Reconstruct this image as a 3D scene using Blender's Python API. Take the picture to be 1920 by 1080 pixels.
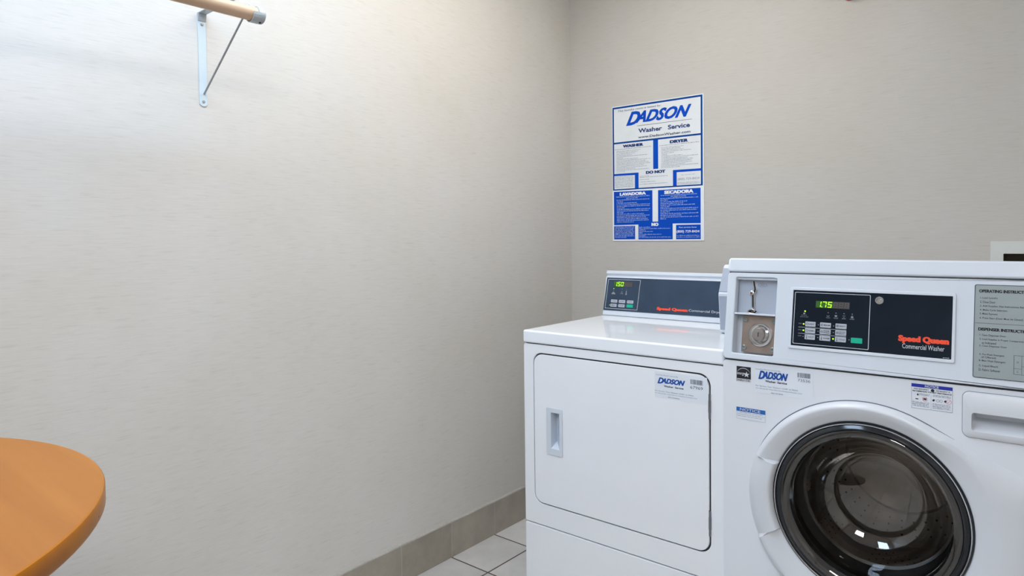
import bpy, bmesh, math, random
from mathutils import Vector, Matrix

# ---------------------------------------------------------------- clear
for o in list(bpy.data.objects):
    bpy.data.objects.remove(o)
sc = bpy.context.scene
COL = sc.collection
PI = math.pi

# ---------------------------------------------------------------- camera
F_PX = 1264.37
CX, CY, CZ = 1.8369, -2.6281, 1.2252
YAW, PITCH, ROLL = math.radians(40.0002), math.radians(-1.6222), math.radians(-0.6711)
fw = Vector((-math.sin(YAW) * math.cos(PITCH), math.cos(YAW) * math.cos(PITCH), math.sin(PITCH)))
rt = Vector((math.cos(YAW), math.sin(YAW), 0))
upv = rt.cross(fw)
r2 = rt * math.cos(ROLL) + upv * math.sin(ROLL)
u2 = -rt * math.sin(ROLL) + upv * math.cos(ROLL)
cam_data = bpy.data.cameras.new('camera')
cam = bpy.data.objects.new('camera', cam_data)
COL.objects.link(cam)
M = Matrix((r2, u2, -fw)).transposed().to_4x4()
M.translation = Vector((CX, CY, CZ))
cam.matrix_world = M
cam_data.sensor_fit = 'HORIZONTAL'
cam_data.sensor_width = 36
cam_data.lens = 36 * F_PX / 1920
cam_data.shift_y = -61.86 / 1920
cam_data.clip_start = 0.02
sc.camera = cam

# ---------------------------------------------------------------- world, exposure, lights
sc.view_settings.view_transform = 'Standard'
sc.view_settings.look = 'None'
sc.view_settings.gamma = 1
sc.view_settings.use_curve_mapping = False
sc.view_settings.exposure = 0.0
w = bpy.data.worlds.new('world')
sc.world = w
w.use_nodes = True
w.node_tree.nodes['Background'].inputs[0].default_value = (0.8, 0.87, 1.0, 1)
w.node_tree.nodes['Background'].inputs[1].default_value = 0.15
LAMP_A, LAMP_B, FILL_C = 13.4, 15.2, 9.2      # ceiling panels; the last is an added fill for the corner


# ---------------------------------------------------------------- materials
def mat(name, col, rough=0.5, metal=0.0, spec=0.5, var=0.0, scale=40, bump=0.0, coat=0.0, emis=None, es=1.0):
    m = bpy.data.materials.new(name)
    m.use_nodes = True
    nt = m.node_tree
    b = nt.nodes['Principled BSDF']
    b.inputs['Base Color'].default_value = (*col, 1)
    b.inputs['Roughness'].default_value = rough
    b.inputs['Metallic'].default_value = metal
    b.inputs['Specular IOR Level'].default_value = spec
    b.inputs['Coat Weight'].default_value = coat
    if emis:
        b.inputs['Emission Color'].default_value = (*emis, 1)
        b.inputs['Emission Strength'].default_value = es
    if var or bump:
        tc = nt.nodes.new('ShaderNodeTexCoord')
        nz = nt.nodes.new('ShaderNodeTexNoise')
        nz.inputs['Scale'].default_value = scale
        nz.inputs['Detail'].default_value = 4
        nt.links.new(tc.outputs['Object'], nz.inputs['Vector'])
        if var:
            rp = nt.nodes.new('ShaderNodeValToRGB')
            rp.color_ramp.elements[0].position = 0.3
            rp.color_ramp.elements[1].position = 0.7
            rp.color_ramp.elements[0].color = (*[c * (1 - var) for c in col], 1)
            rp.color_ramp.elements[1].color = (*[min(1, c * (1 + var)) for c in col], 1)
            nt.links.new(nz.outputs['Fac'], rp.inputs['Fac'])
            nt.links.new(rp.outputs['Color'], b.inputs['Base Color'])
        if bump:
            bp = nt.nodes.new('ShaderNodeBump')
            bp.inputs['Strength'].default_value = bump
            bp.inputs['Distance'].default_value = 0.002
            nt.links.new(nz.outputs['Fac'], bp.inputs['Height'])
            nt.links.new(bp.outputs['Normal'], b.inputs['Normal'])
    return m


def wallpaper(name, c0, c1, hdir):
    """woven wallcovering: short horizontal threads, soft blotches"""
    m = bpy.data.materials.new(name)
    m.use_nodes = True
    nt = m.node_tree
    N = nt.nodes.new
    L = nt.links.new
    b = nt.nodes['Principled BSDF']
    b.inputs['Roughness'].default_value = 0.62
    b.inputs['Specular IOR Level'].default_value = 0.3
    tc = N('ShaderNodeTexCoord')
    mp = N('ShaderNodeMapping')
    s = [22, 22, 22]
    s[2] = 300
    s[0 if hdir == 'x' else 1] = 16
    mp.inputs['Scale'].default_value = s
    L(tc.outputs['Object'], mp.inputs['Vector'])
    n1 = N('ShaderNodeTexNoise')
    n1.inputs['Scale'].default_value = 1
    n1.inputs['Detail'].default_value = 3
    n1.inputs['Roughness'].default_value = 0.6
    L(mp.outputs['Vector'], n1.inputs['Vector'])
    mp2 = N('ShaderNodeMapping')
    s2 = [30, 30, 30]
    s2[2] = 190
    s2[0 if hdir == 'x' else 1] = 17
    mp2.inputs['Scale'].default_value = s2
    L(tc.outputs['Object'], mp2.inputs['Vector'])
    n2 = N('ShaderNodeTexNoise')
    n2.inputs['Scale'].default_value = 1
    n2.inputs['Detail'].default_value = 2
    L(mp2.outputs['Vector'], n2.inputs['Vector'])
    r2_ = N('ShaderNodeValToRGB')            # sparse darker threads
    r2_.color_ramp.elements[0].position = 0.57
    r2_.color_ramp.elements[1].position = 0.72
    r2_.color_ramp.elements[0].color = (0, 0, 0, 1)
    r2_.color_ramp.elements[1].color = (1, 1, 1, 1)
    L(n2.outputs['Fac'], r2_.inputs['Fac'])
    rp = N('ShaderNodeValToRGB')
    rp.color_ramp.elements[0].position = 0.25
    rp.color_ramp.elements[1].position = 0.75
    c0, c1 = [[(p + q) / 2 + d * (q - p) * 0.32 for p, q in zip(c0, c1)] for d in (-1, 1)]
    rp.color_ramp.elements[0].color = (*c0, 1)
    rp.color_ramp.elements[1].color = (*c1, 1)
    L(n1.outputs['Fac'], rp.inputs['Fac'])
    mx = N('ShaderNodeMix')
    mx.data_type = 'RGBA'
    mx.blend_type = 'MULTIPLY'
    mx.inputs[0].default_value = 0
    L(rp.outputs['Color'], mx.inputs[6])
    mx.inputs[7].default_value = (0.84, 0.83, 0.81, 1)
    mt = N('ShaderNodeMath')
    mt.operation = 'MULTIPLY'
    mt.inputs[1].default_value = 0.42
    L(r2_.outputs['Color'], mt.inputs[0])
    L(mt.outputs[0], mx.inputs[0])
    # broad blotches
    n3 = N('ShaderNodeTexNoise')
    n3.inputs['Scale'].default_value = 3.0
    n3.inputs['Detail'].default_value = 3
    L(tc.outputs['Object'], n3.inputs['Vector'])
    r3 = N('ShaderNodeValToRGB')
    r3.color_ramp.elements[0].position = 0.3
    r3.color_ramp.elements[1].position = 0.7
    r3.color_ramp.elements[0].color = (0.965, 0.95, 0.915, 1)
    r3.color_ramp.elements[1].color = (1, 1, 1, 1)
    L(n3.outputs['Fac'], r3.inputs['Fac'])
    m2 = N('ShaderNodeMix')
    m2.data_type = 'RGBA'
    m2.blend_type = 'MULTIPLY'
    m2.inputs[0].default_value = 1
    L(mx.outputs[2], m2.inputs[6])
    L(r3.outputs['Color'], m2.inputs[7])
    L(m2.outputs[2], b.inputs['Base Color'])
    bp = N('ShaderNodeBump')
    bp.inputs['Strength'].default_value = 0.10
    bp.inputs['Distance'].default_value = 0.001
    L(n1.outputs['Fac'], bp.inputs['Height'])
    L(bp.outputs['Normal'], b.inputs['Normal'])
    return m


def tile_mat(name, col, grout, axes, size, off, gw, var=0.10, rough=0.45):
    """flat tiles with grout; axes = the object axes the joints repeat along"""
    m = bpy.data.materials.new(name)
    m.use_nodes = True
    nt = m.node_tree
    N = nt.nodes.new
    L = nt.links.new
    b = nt.nodes['Principled BSDF']
    b.inputs['Roughness'].default_value = rough
    tc = N('ShaderNodeTexCoord')
    sp = N('ShaderNodeSeparateXYZ')
    L(tc.outputs['Object'], sp.inputs[0])

    def math_(op, a, bb=None):
        n = N('ShaderNodeMath')
        n.operation = op
        for i, v in enumerate((a, bb)):
            if v is None:
                continue
            if isinstance(v, (int, float)):
                n.inputs[i].default_value = v
            else:
                L(v, n.inputs[i])
        return n.outputs[0]
    mask = None
    ids = []
    for ax, of in zip(axes, off):
        v = math_('DIVIDE', math_('SUBTRACT', sp.outputs[ax], of), size)
        ids.append(math_('FLOOR', v))
        fr = math_('FRACT', v)
        d = math_('MINIMUM', fr, math_('SUBTRACT', 1.0, fr))
        k = math_('LESS_THAN', d, gw / size / 2)
        mask = k if mask is None else math_('MAXIMUM', mask, k)
    cb = N('ShaderNodeCombineXYZ')
    for i, v in enumerate(ids):
        L(v, cb.inputs[i])
    wn = N('ShaderNodeTexWhiteNoise')
    L(cb.outputs[0], wn.inputs['Vector'])
    nz = N('ShaderNodeTexNoise')
    nz.inputs['Scale'].default_value = 9
    nz.inputs['Detail'].default_value = 6
    nz.inputs['Roughness'].default_value = 0.65
    L(tc.outputs['Object'], nz.inputs['Vector'])
    f = math_('ADD', math_('MULTIPLY', wn.outputs['Value'], 0.35), math_('MULTIPLY', nz.outputs['Fac'], 0.65))
    rp = N('ShaderNodeValToRGB')
    rp.color_ramp.elements[0].position = 0.25
    rp.color_ramp.elements[1].position = 0.75
    rp.color_ramp.elements[0].color = (*[c * (1 - var) for c in col], 1)
    rp.color_ramp.elements[1].color = (*[c * (1 + var) for c in col], 1)
    L(f, rp.inputs['Fac'])
    mx = N('ShaderNodeMix')
    mx.data_type = 'RGBA'
    L(mask, mx.inputs[0])
    L(rp.outputs['Color'], mx.inputs[6])
    mx.inputs[7].default_value = (*grout, 1)
    L(mx.outputs[2], b.inputs['Base Color'])
    bp = N('ShaderNodeBump')
    bp.inputs['Strength'].default_value = 0.5
    bp.inputs['Distance'].default_value = 0.002
    bp.invert = True
    L(mask, bp.inputs['Height'])
    L(bp.outputs['Normal'], b.inputs['Normal'])
    return m


def wood(name, ca, cb_, rough, axis, sc_across=28, sc_along=1.6, coat=0.0):
    m = bpy.data.materials.new(name)
    m.use_nodes = True
    nt = m.node_tree
    N = nt.nodes.new
    L = nt.links.new
    b = nt.nodes['Principled BSDF']
    b.inputs['Roughness'].default_value = rough
    b.inputs['Coat Weight'].default_value = coat
    b.inputs['Coat Roughness'].default_value = 0.25
    tc = N('ShaderNodeTexCoord')
    mp = N('ShaderNodeMapping')
    s = [sc_across] * 3
    s[axis] = sc_along
    mp.inputs['Scale'].default_value = s
    L(tc.outputs['Object'], mp.inputs['Vector'])
    nz = N('ShaderNodeTexNoise')
    nz.inputs['Scale'].default_value = 1
    nz.inputs['Detail'].default_value = 5
    nz.inputs['Distortion'].default_value = 0.6
    L(mp.outputs['Vector'], nz.inputs['Vector'])
    rp = N('ShaderNodeValToRGB')
    rp.color_ramp.elements[0].position = 0.3
    rp.color_ramp.elements[1].position = 0.7
    rp.color_ramp.elements[0].color = (*ca, 1)
    rp.color_ramp.elements[1].color = (*cb_, 1)
    L(nz.outputs['Fac'], rp.inputs['Fac'])
    L(rp.outputs['Color'], b.inputs['Base Color'])
    return m


def emit(name, col, s):
    m = mat(name, (0.02, 0.02, 0.02), 0.4, emis=col, es=s)
    return m


def thin_glass(name, tint, rough=0.02, ior=1.5):
    m = bpy.data.materials.new(name)
    m.use_nodes = True
    nt = m.node_tree
    N = nt.nodes.new
    L = nt.links.new
    nt.nodes.remove(nt.nodes['Principled BSDF'])
    out = nt.nodes['Material Output']
    tr = N('ShaderNodeBsdfTransparent')
    tr.inputs[0].default_value = (*tint, 1)
    gl = N('ShaderNodeBsdfGlossy')
    gl.inputs['Roughness'].default_value = rough
    fr = N('ShaderNodeFresnel')
    fr.inputs[0].default_value = ior
    mx = N('ShaderNodeMixShader')
    L(fr.outputs[0], mx.inputs[0])
    L(tr.outputs[0], mx.inputs[1])
    L(gl.outputs[0], mx.inputs[2])
    L(mx.outputs[0], out.inputs[0])
    return m


def srgb(r, g, b):
    f = lambda c: ((c / 255 + 0.055) / 1.055) ** 2.4 if c > 10 else c / 255 / 12.92
    return (f(r), f(g), f(b))


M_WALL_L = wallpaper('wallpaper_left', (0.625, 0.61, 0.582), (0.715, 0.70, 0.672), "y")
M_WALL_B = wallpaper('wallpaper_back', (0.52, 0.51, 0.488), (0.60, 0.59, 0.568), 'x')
M_CEIL = mat('ceiling_paint', (0.85, 0.85, 0.84), 0.9, var=0.04, scale=60, bump=0.3)
M_FLOOR = tile_mat('floor_tile', (0.55, 0.54, 0.52), (0.10, 0.068, 0.065), (0, 1), 0.25, (0.2013, -0.8367), 0.0065, 0.16)
M_BASE = tile_mat('base_tile', (0.37, 0.335, 0.28), (0.42, 0.395, 0.36), (1,), 0.25, (-0.8367,), 0.0035, 0.26)
M_BASE_X = tile_mat('base_tile_back', (0.37, 0.335, 0.28), (0.42, 0.395, 0.36), (0,), 0.25, (0.2013,), 0.0035, 0.13)
M_CAULK = mat('caulk', (0.40, 0.385, 0.35), 0.6, var=0.08, scale=90)
WHITE = (0.76, 0.80, 0.86)
M_ENAMEL = mat('white_enamel', (0.84, 0.89, 0.95), 0.055, spec=0.35, var=0.008, scale=5)
M_FRONT = mat('white_painted_steel', WHITE, 0.30, var=0.012, scale=5)
M_FRONTD = mat('dryer_painted_steel', (0.84, 0.87, 0.92), 0.30, var=0.012, scale=5)
M_PLAST = mat('white_plastic', (0.64, 0.70, 0.785), 0.32, var=0.015, scale=8)
M_DOORW = mat('white_door_plastic', (0.66, 0.695, 0.75), 0.30, var=0.015, scale=8)
M_GAP_SHADE = mat('gap_shade', (0.045, 0.05, 0.06), 0.8, var=0.1)  # near-black: stands for the shade in gaps between parts
M_STEELD = mat('dark_hinge_steel', (0.22, 0.23, 0.26), 0.35, metal=0.8, var=0.08)
M_NAVY = mat('navy_overlay', (0.005, 0.011, 0.021), 0.22, spec=0.28, var=0.15, scale=14)
M_SLATE = mat('slate_overlay', (0.022, 0.046, 0.088), 0.20, var=0.12, scale=14)
M_INKW = mat('white_print', (0.62, 0.66, 0.72), 0.5, var=0.02)
M_INKG = mat('grey_print', (0.25, 0.27, 0.31), 0.5, var=0.02)
M_RED = mat('red_print', (0.90, 0.075, 0.025), 0.5, var=0.02)
M_BTN = mat('button_grey', (0.44, 0.48, 0.55), 0.45, var=0.02)
M_GREEN = mat('start_green', (0.0, 0.42, 0.27), 0.4, var=0.02)
M_LED = emit('led_green', (0.40, 1.0, 0.02), 1.9)
M_LEDBG = mat('led_window_lit', (0.02, 0.07, 0.008), 0.4, var=0.1, emis=(0.03, 0.22, 0.0), es=0.18)
M_LEDDIM = mat('led_window_off', (0.055, 0.048, 0.05), 0.4, var=0.1)
M_LEDGH = mat('led_segment_off', (0.11, 0.10, 0.10), 0.4, var=0.1)
M_BLUE = mat('sign_blue', (0.0, 0.07, 0.52), 0.6, spec=0.15, var=0.04, scale=20)
M_BLUED = mat('sign_border_blue', (0.0, 0.055, 0.28), 0.6, spec=0.15, var=0.04, scale=20)
M_SIGN = mat('sign_white', (0.74, 0.79, 0.83), 0.45, var=0.02, scale=20)
M_SIGNE = mat('sign_edge', (0.80, 0.85, 0.89), 0.5, var=0.02)
M_INKD = mat('dark_print', (0.012, 0.02, 0.06), 0.5, var=0.02)
M_INKM = mat('mid_print', (0.16, 0.18, 0.24), 0.5, var=0.02)
M_INKL = mat('light_blue_print', (0.36, 0.50, 0.78), 0.5, var=0.02)
M_BLACK = mat('black_print', (0.01, 0.012, 0.018), 0.5, var=0.05)
M_STKBLUE = mat('sticker_blue', (0.01, 0.13, 0.46), 0.45, var=0.03)
M_STKNAVY = mat('sticker_navy', (0.012, 0.03, 0.36), 0.45, var=0.03)
M_DADB = mat('logo_blue', (0.002, 0.07, 0.36), 0.45, var=0.03)
M_FILM = mat('sticker_film', (0.755, 0.81, 0.89), 0.35, var=0.01)
M_PLATEG = mat('instruction_grey', (0.30, 0.355, 0.375), 0.4, var=0.02, scale=10)
M_CHROME = mat('chrome', (0.72, 0.73, 0.75), 0.12, metal=1.0, var=0.04, scale=30)
M_LOCKB = mat('lock_plate_bronze', (0.36, 0.29, 0.25), 0.38, metal=0.75, var=0.12, scale=25)
M_LOCKF = mat('lock_face', (0.36, 0.33, 0.31), 0.35, metal=0.85, var=0.1, scale=60)
M_COINP = mat('coin_plate_grey', (0.40, 0.45, 0.54), 0.30, metal=0.15, var=0.03, scale=12)
M_RUBBER = mat('black_gasket', (0.022, 0.024, 0.028), 0.30, var=0.2, scale=12)
M_TRIM = mat('dark_trim', (0.010, 0.013, 0.018), 0.12, var=0.1, scale=12)
M_DRUM = mat('drum_steel', (0.70, 0.64, 0.58), 0.38, metal=0.5, var=0.12, scale=6)
M_HOLE = mat('drum_hole', (0.01, 0.01, 0.01), 0.8, var=0.1)
M_GLASS = thin_glass('door_glass', (0.82, 0.80, 0.78), 0.012, 2.15)
M_TABLE = wood('table_maple', (0.345, 0.118, 0.012), (0.425, 0.158, 0.020), 0.45, 0, sc_across=22, coat=0.0)
M_TABLE.node_tree.nodes['Principled BSDF'].inputs['Specular IOR Level'].default_value = 0.35
M_TEDGE = wood('table_edge_stain', (0.36, 0.115, 0.002), (0.50, 0.19, 0.003), 0.34, 2, sc_across=9, sc_along=9, coat=0.0)
M_TEDGE.node_tree.nodes['Principled BSDF'].inputs['Specular IOR Level'].default_value = 0.25
M_ROD = wood('rod_wood', (0.50, 0.34, 0.22), (0.66, 0.48, 0.34), 0.45, 1, 60, 2)
M_BRK = mat('bracket_white', (0.60, 0.70, 0.76), 0.4, var=0.02)
M_BRKG = mat('bracket_grey', (0.42, 0.47, 0.50), 0.4, var=0.03)
M_STRUT = mat('strut_grey', (0.36, 0.38, 0.40), 0.4, metal=0.4, var=0.04)
M_BLKM = mat('black_metal', (0.03, 0.03, 0.03), 0.4, metal=0.5, var=0.1)
M_SCREW = mat('screw_metal', (0.30, 0.36, 0.36), 0.3, metal=0.8, var=0.1)
M_OUTF = mat('outlet_frame', (0.66, 0.69, 0.67), 0.45, var=0.02)
M_CAV = mat('cavity_brown', (0.10, 0.075, 0.05), 0.8, var=0.2, scale=12)
M_REDP = mat('red_fixture', (0.42, 0.12, 0.12), 0.5, var=0.1)
M_LAMPF = mat('lamp_frame', (0.75, 0.75, 0.75), 0.5, var=0.01)
M_COPPER = mat('valve_brass', (0.45, 0.28, 0.10), 0.35, metal=0.9, var=0.1)


# ---------------------------------------------------------------- mesh helpers
def finish(bm, name, m, parent=None, bevel=0.0, seg=2, smooth=35, loc=None, rotz=0.0):
    me = bpy.data.meshes.new(name)
    bmesh.ops.recalc_face_normals(bm, faces=bm.faces[:])
    bm.to_mesh(me)
    bm.free()
    me.materials.append(m)
    for p in me.polygons:
        p.use_smooth = True
    me.set_sharp_from_angle(angle=math.radians(smooth))
    o = bpy.data.objects.new(name, me)
    COL.objects.link(o)
    if parent:
        o.parent = parent
    if loc:
        o.location = loc
    o.rotation_euler.z = rotz
    if bevel:
        md = o.modifiers.new('bevel', 'BEVEL')
        md.width = bevel
        md.segments = seg
        md.limit_method = 'ANGLE'
        md.angle_limit = math.radians(40)
        md.harden_normals = True
    return o


def empty(name, loc, rotz, label, cat, group=None):
    o = bpy.data.objects.new(name, None)
    COL.objects.link(o)
    o.location = loc
    o.rotation_euler.z = rotz
    o.empty_display_size = 0.1
    o['label'] = label
    o['category'] = cat
    if group:
        o['group'] = group
    return o


def tag(o, label, cat, group=None):
    o['label'] = label
    o['category'] = cat
    if group:
        o['group'] = group
    return o


def struct(o):
    o['kind'] = 'structure'
    return o


def box(bm, x0, x1, y0, y1, z0, z1):
    v = [bm.verts.new((x, y, z)) for z in (z0, z1) for y in (y0, y1) for x in (x0, x1)]
    for f in ((0, 1, 3, 2), (4, 6, 7, 5), (0, 4, 5, 1), (2, 3, 7, 6), (0, 2, 6, 4), (1, 5, 7, 3)):
        bm.faces.new([v[i] for i in f])


def rr(u0, v0, u1, v1, r, k=6):
    """rounded rectangle, counter-clockwise, 4*(k+1) points"""
    pts = []
    for cx, cy, a0 in ((u1 - r, v1 - r, 0), (u0 + r, v1 - r, 90), (u0 + r, v0 + r, 180), (u1 - r, v0 + r, 270)):
        for i in range(k + 1):
            a = math.radians(a0 + 90 * i / k)
            pts.append((cx + r * math.cos(a), cy + r * math.sin(a)))
    return pts


def circ(cx, cy, r, n=48):
    return [(cx + r * math.cos(2 * PI * i / n), cy + r * math.sin(2 * PI * i / n)) for i in range(n)]


def bridge(bm, A, B):
    n = len(A)
    for i in range(n):
        j = (i + 1) % n
        bm.faces.new((A[i], A[j], B[j], B[i]))


def slab(bm, fr, poly, o0, o1):
    """extrude a polygon from offset o0 to o1 in frame fr"""
    a = [bm.verts.new(fr(u, v, o0)) for u, v in poly]
    b = [bm.verts.new(fr(u, v, o1)) for u, v in poly]
    bm.faces.new(a)
    bm.faces.new(b)
    bridge(bm, a, b)


def flat(bm, fr, poly, o):
    bm.faces.new([bm.verts.new(fr(u, v, o)) for u, v in poly])


def rect(u0, v0, u1, v1):
    return [(u0, v0), (u1, v0), (u1, v1), (u0, v1)]


def ring(bm, fr, outer, inner, o0, o1):
    a, b = [bm.verts.new(fr(u, v, o0)) for u, v in outer], [bm.verts.new(fr(u, v, o1)) for u, v in outer]
    c, d = [bm.verts.new(fr(u, v, o0)) for u, v in inner], [bm.verts.new(fr(u, v, o1)) for u, v in inner]
    bridge(bm, a, b)
    bridge(bm, c, d)
    bridge(bm, a, c)
    bridge(bm, b, d)


def ringflat(bm, fr, outer, inner, o):
    a = [bm.verts.new(fr(u, v, o)) for u, v in outer]
    c = [bm.verts.new(fr(u, v, o)) for u, v in inner]
    bridge(bm, a, c)


def lathe(bm, fr, cx, cy, prof, n=64, cap0=False, cap1=False):
    """prof: list of (radius, offset)"""
    loops = []
    for r, o in prof:
        loops.append([bm.verts.new(fr(cx + r * math.cos(2 * PI * i / n), cy + r * math.sin(2 * PI * i / n), o)) for i in range(n)])
    for a, b in zip(loops, loops[1:]):
        bridge(bm, a, b)
    if cap0:
        bm.faces.new(loops[0])
    if cap1:
        bm.faces.new(loops[-1])


def tube(bm, p0, p1, r, n=16):
    p0, p1 = Vector(p0), Vector(p1)
    d = (p1 - p0).normalized()
    a = d.orthogonal().normalized()
    b = d.cross(a)
    A = [bm.verts.new(p0 + (a * math.cos(2 * PI * i / n) + b * math.sin(2 * PI * i / n)) * r) for i in range(n)]
    B = [bm.verts.new(p1 + (a * math.cos(2 * PI * i / n) + b * math.sin(2 * PI * i / n)) * r) for i in range(n)]
    bm.faces.new(A)
    bm.faces.new(B)
    bridge(bm, A, B)


_tc = {}


def glyphs(s, bold=0.0, shear=0.0):
    key = (s, bold, shear)
    if key in _tc:
        return _tc[key]
    cu = bpy.data.curves.new('t', 'FONT')
    cu.body = s
    cu.offset = bold
    cu.shear = shear
    cu.resolution_u = 3
    o = bpy.data.objects.new('t', cu)
    COL.objects.link(o)
    dg = bpy.context.evaluated_depsgraph_get()
    me = bpy.data.meshes.new_from_object(o.evaluated_get(dg))
    vs = [(v.co.x, v.co.y) for v in me.vertices]
    fs = [tuple(p.vertices) for p in me.polygons]
    bpy.data.objects.remove(o)
    bpy.data.curves.remove(cu)
    bpy.data.meshes.remove(me)
    _tc[key] = (vs, fs)
    return _tc[key]


def text(bm, fr, s, u0, v0, u1, v1, o, bold=0.0, shear=0.0, heavy=0.0):
    """text stretched to fill the rectangle exactly; heavy thickens the strokes"""
    if heavy:
        text(bm, fr, s, u0 + heavy, v0, u1, v1, o, bold, shear)
        text(bm, fr, s, u0, v0, u1 - heavy, v1, o + 0.00002, bold, shear)
        text(bm, fr, s, u0 + heavy / 2, v0, u1 - heavy / 2, v1, o + 0.00004, bold, shear)
        return
    vs, fs = glyphs(s, bold, shear)
    xs = [v[0] for v in vs]
    ys = [v[1] for v in vs]
    x0, x1, y0, y1 = min(xs), max(xs), min(ys), max(ys)
    nv = [bm.verts.new(fr(u0 + (x - x0) / (x1 - x0) * (u1 - u0), v0 + (y - y0) / (y1 - y0) * (v1 - v0), o)) for x, y in vs]
    for f in fs:
        try:
            bm.faces.new([nv[i] for i in f])
        except ValueError:
            pass


def words(bm, fr, u0, u1, v, h, o, rng, fill=1.0):
    """one line of print too small to read: word-length strokes"""
    u = u0
    end = u0 + (u1 - u0) * fill
    while u < end:
        wl = h * rng.choice((1.2, 1.8, 2.6, 3.4, 4.4))
        e = min(u + wl, end)
        # each word is a run of letter strokes
        x = u
        while x < e - h * 0.2:
            lw = h * rng.uniform(0.35, 0.6)
            hh = h * rng.choice((0.62, 0.62, 0.7, 1.0))
            flat(bm, fr, rect(x, v, min(x + lw, e), v + hh), o)
            x += lw + h * 0.13
        u += wl + h * 0.55


# frames: (u, v, o) -> point in the thing's own coordinates; +o comes out towards the room
def front_frame(y=0.0):
    return lambda u, v, o: Vector((u, y - o, v))


# ================================================================ SETTING
AL = 0.0077                      # the left wall opens very slightly
RX1, RY0, RZ1 = 3.1, -4.6, 2.55

# opening for the outlet box in the back wall
OB = (1.632, 0.945, 1.93, 1.182)
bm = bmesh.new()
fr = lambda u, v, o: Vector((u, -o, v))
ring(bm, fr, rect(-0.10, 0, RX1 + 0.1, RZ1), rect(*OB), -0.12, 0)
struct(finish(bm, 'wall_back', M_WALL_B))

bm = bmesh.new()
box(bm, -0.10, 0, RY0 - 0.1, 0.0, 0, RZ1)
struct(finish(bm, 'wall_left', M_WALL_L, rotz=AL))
bm = bmesh.new()
box(bm, RX1, RX1 + 0.1, RY0 - 0.1, 0, 0, RZ1)
struct(finish(bm, 'wall_right', M_WALL_L))
# wall behind the camera, with a doorway
bm = bmesh.new()
box(bm, 0.04, 0.9, RY0 - 0.1, RY0, 0, RZ1)
box(bm, 1.82, RX1, RY0 - 0.1, RY0, 0, RZ1)
box(bm, 0.9, 1.82, RY0 - 0.1, RY0, 2.05, RZ1)
struct(finish(bm, 'wall_front', M_WALL_B))
bm = bmesh.new()
box(bm, 0.905, 1.815, RY0 - 0.06, RY0 - 0.02, 0.005, 2.045)
struct(finish(bm, 'door_1', mat('door_paint', (0.55, 0.55, 0.53), 0.45, var=0.03), bevel=0.004))

bm = bmesh.new()
box(bm, -0.1, RX1 + 0.1, RY0 - 0.1, 0.12, -0.1, 0)
struct(finish(bm, 'floor', M_FLOOR))
bm = bmesh.new()
box(bm, -0.1, RX1 + 0.1, RY0 - 0.1, 0.12, RZ1, RZ1 + 0.1)
struct(finish(bm, 'ceiling', M_CEIL))

bl = bmesh.new()
box(bl, 0.0, 0.010, RY0, -0.0005, 0.0, 0.134)
struct(finish(bl, 'baseboard_left', M_BASE, bevel=0.0015, rotz=AL))
# wavy bead of caulk along the top of the tiles
bm = bmesh.new()
n = 160
rng = random.Random(5)
prev = None
for i in range(n + 1):
    y = -0.001 + (RY0 + 0.01) * i / n
    h = 0.1385 + 0.0012 * math.sin(i * 0.9) + rng.uniform(-0.0008, 0.0008)
    q = [bm.verts.new((0.0, y, 0.1345)), bm.verts.new((0.0102, y, 0.1342)), bm.verts.new((0.0085, y, h - 0.001)), bm.verts.new((0.0, y, h + 0.0015))]
    if prev:
        bridge(bm, prev, q)
    else:
        bm.faces.new(q)
    prev = q
bm.faces.new(prev)
struct(finish(bm, 'trim_1', M_CAULK, rotz=AL))
bm = bmesh.new()
box(bm, 0.0105, RX1, -0.010, -0.0003, 0.0, 0.134)
struct(finish(bm, 'baseboard_back', M_BASE_X, bevel=0.0015))


# ================================================================ CEILING LIGHTS
def troffer(x, y, sx, sy, strength, label, tint):
    t = empty('ceiling_light', (x, y, RZ1), 0, label, 'ceiling light', 'ceiling light panels')
    bm = bmesh.new()
    f = lambda u, v, o: Vector((u, v, -o))
    ring(bm, f, rr(-sx / 2 - .03, -sy / 2 - .03, sx / 2 + .03, sy / 2 + .03, .005, 2), rr(-sx / 2, -sy / 2, sx / 2, sy / 2, .004, 2), 0.0, 0.025)
    finish(bm, 'frame', M_LAMPF, t)
    bm = bmesh.new()
    slab(bm, f, rr(-sx / 2 + .001, -sy / 2 + .001, sx / 2 - .001, sy / 2 - .001, .004, 2), 0.004, 0.016)
    finish(bm, 'diffuser', emit('diffuser_light', tint, strength), t)
    return t


LAMPS = [
    (0.66, -2.25, LAMP_A, 'long ceiling light panel near the left wall above the table', (0.59, 0.77, 1.0)),
    (2.05, -3.30, LAMP_B, 'long ceiling light panel behind the camera', (1.0, 0.95, 0.915)),
    (0.75, -1.15, FILL_C, 'long ceiling light panel added above the dryer to brighten the wall corner', (0.97, 0.90, 0.81)),  # added fill panel, lifts the dark corner over the dryer
]
for x_, y_, s_, l_, c_ in LAMPS:
    troffer(x_, y_, 0.56, 1.18, s_, l_, c_)

# ================================================================ DRYER
XD, YD, AD = 0.4335, -0.9008, 0.0086
DW = 0.683
DRY = empty('clothes_dryer', (XD, YD, 0), AD, 'white front-loading dryer with low rear control console, between the wall corner and the washer', 'dryer')
ff = front_frame()

# cabinet shell (body behind the front panels)
bm = bmesh.new()
box(bm, 0.0, DW, 0.0303, 0.700, 0.025, 0.8705)
finish(bm, 'cabinet', M_FRONTD, DRY, bevel=0.004)
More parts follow.
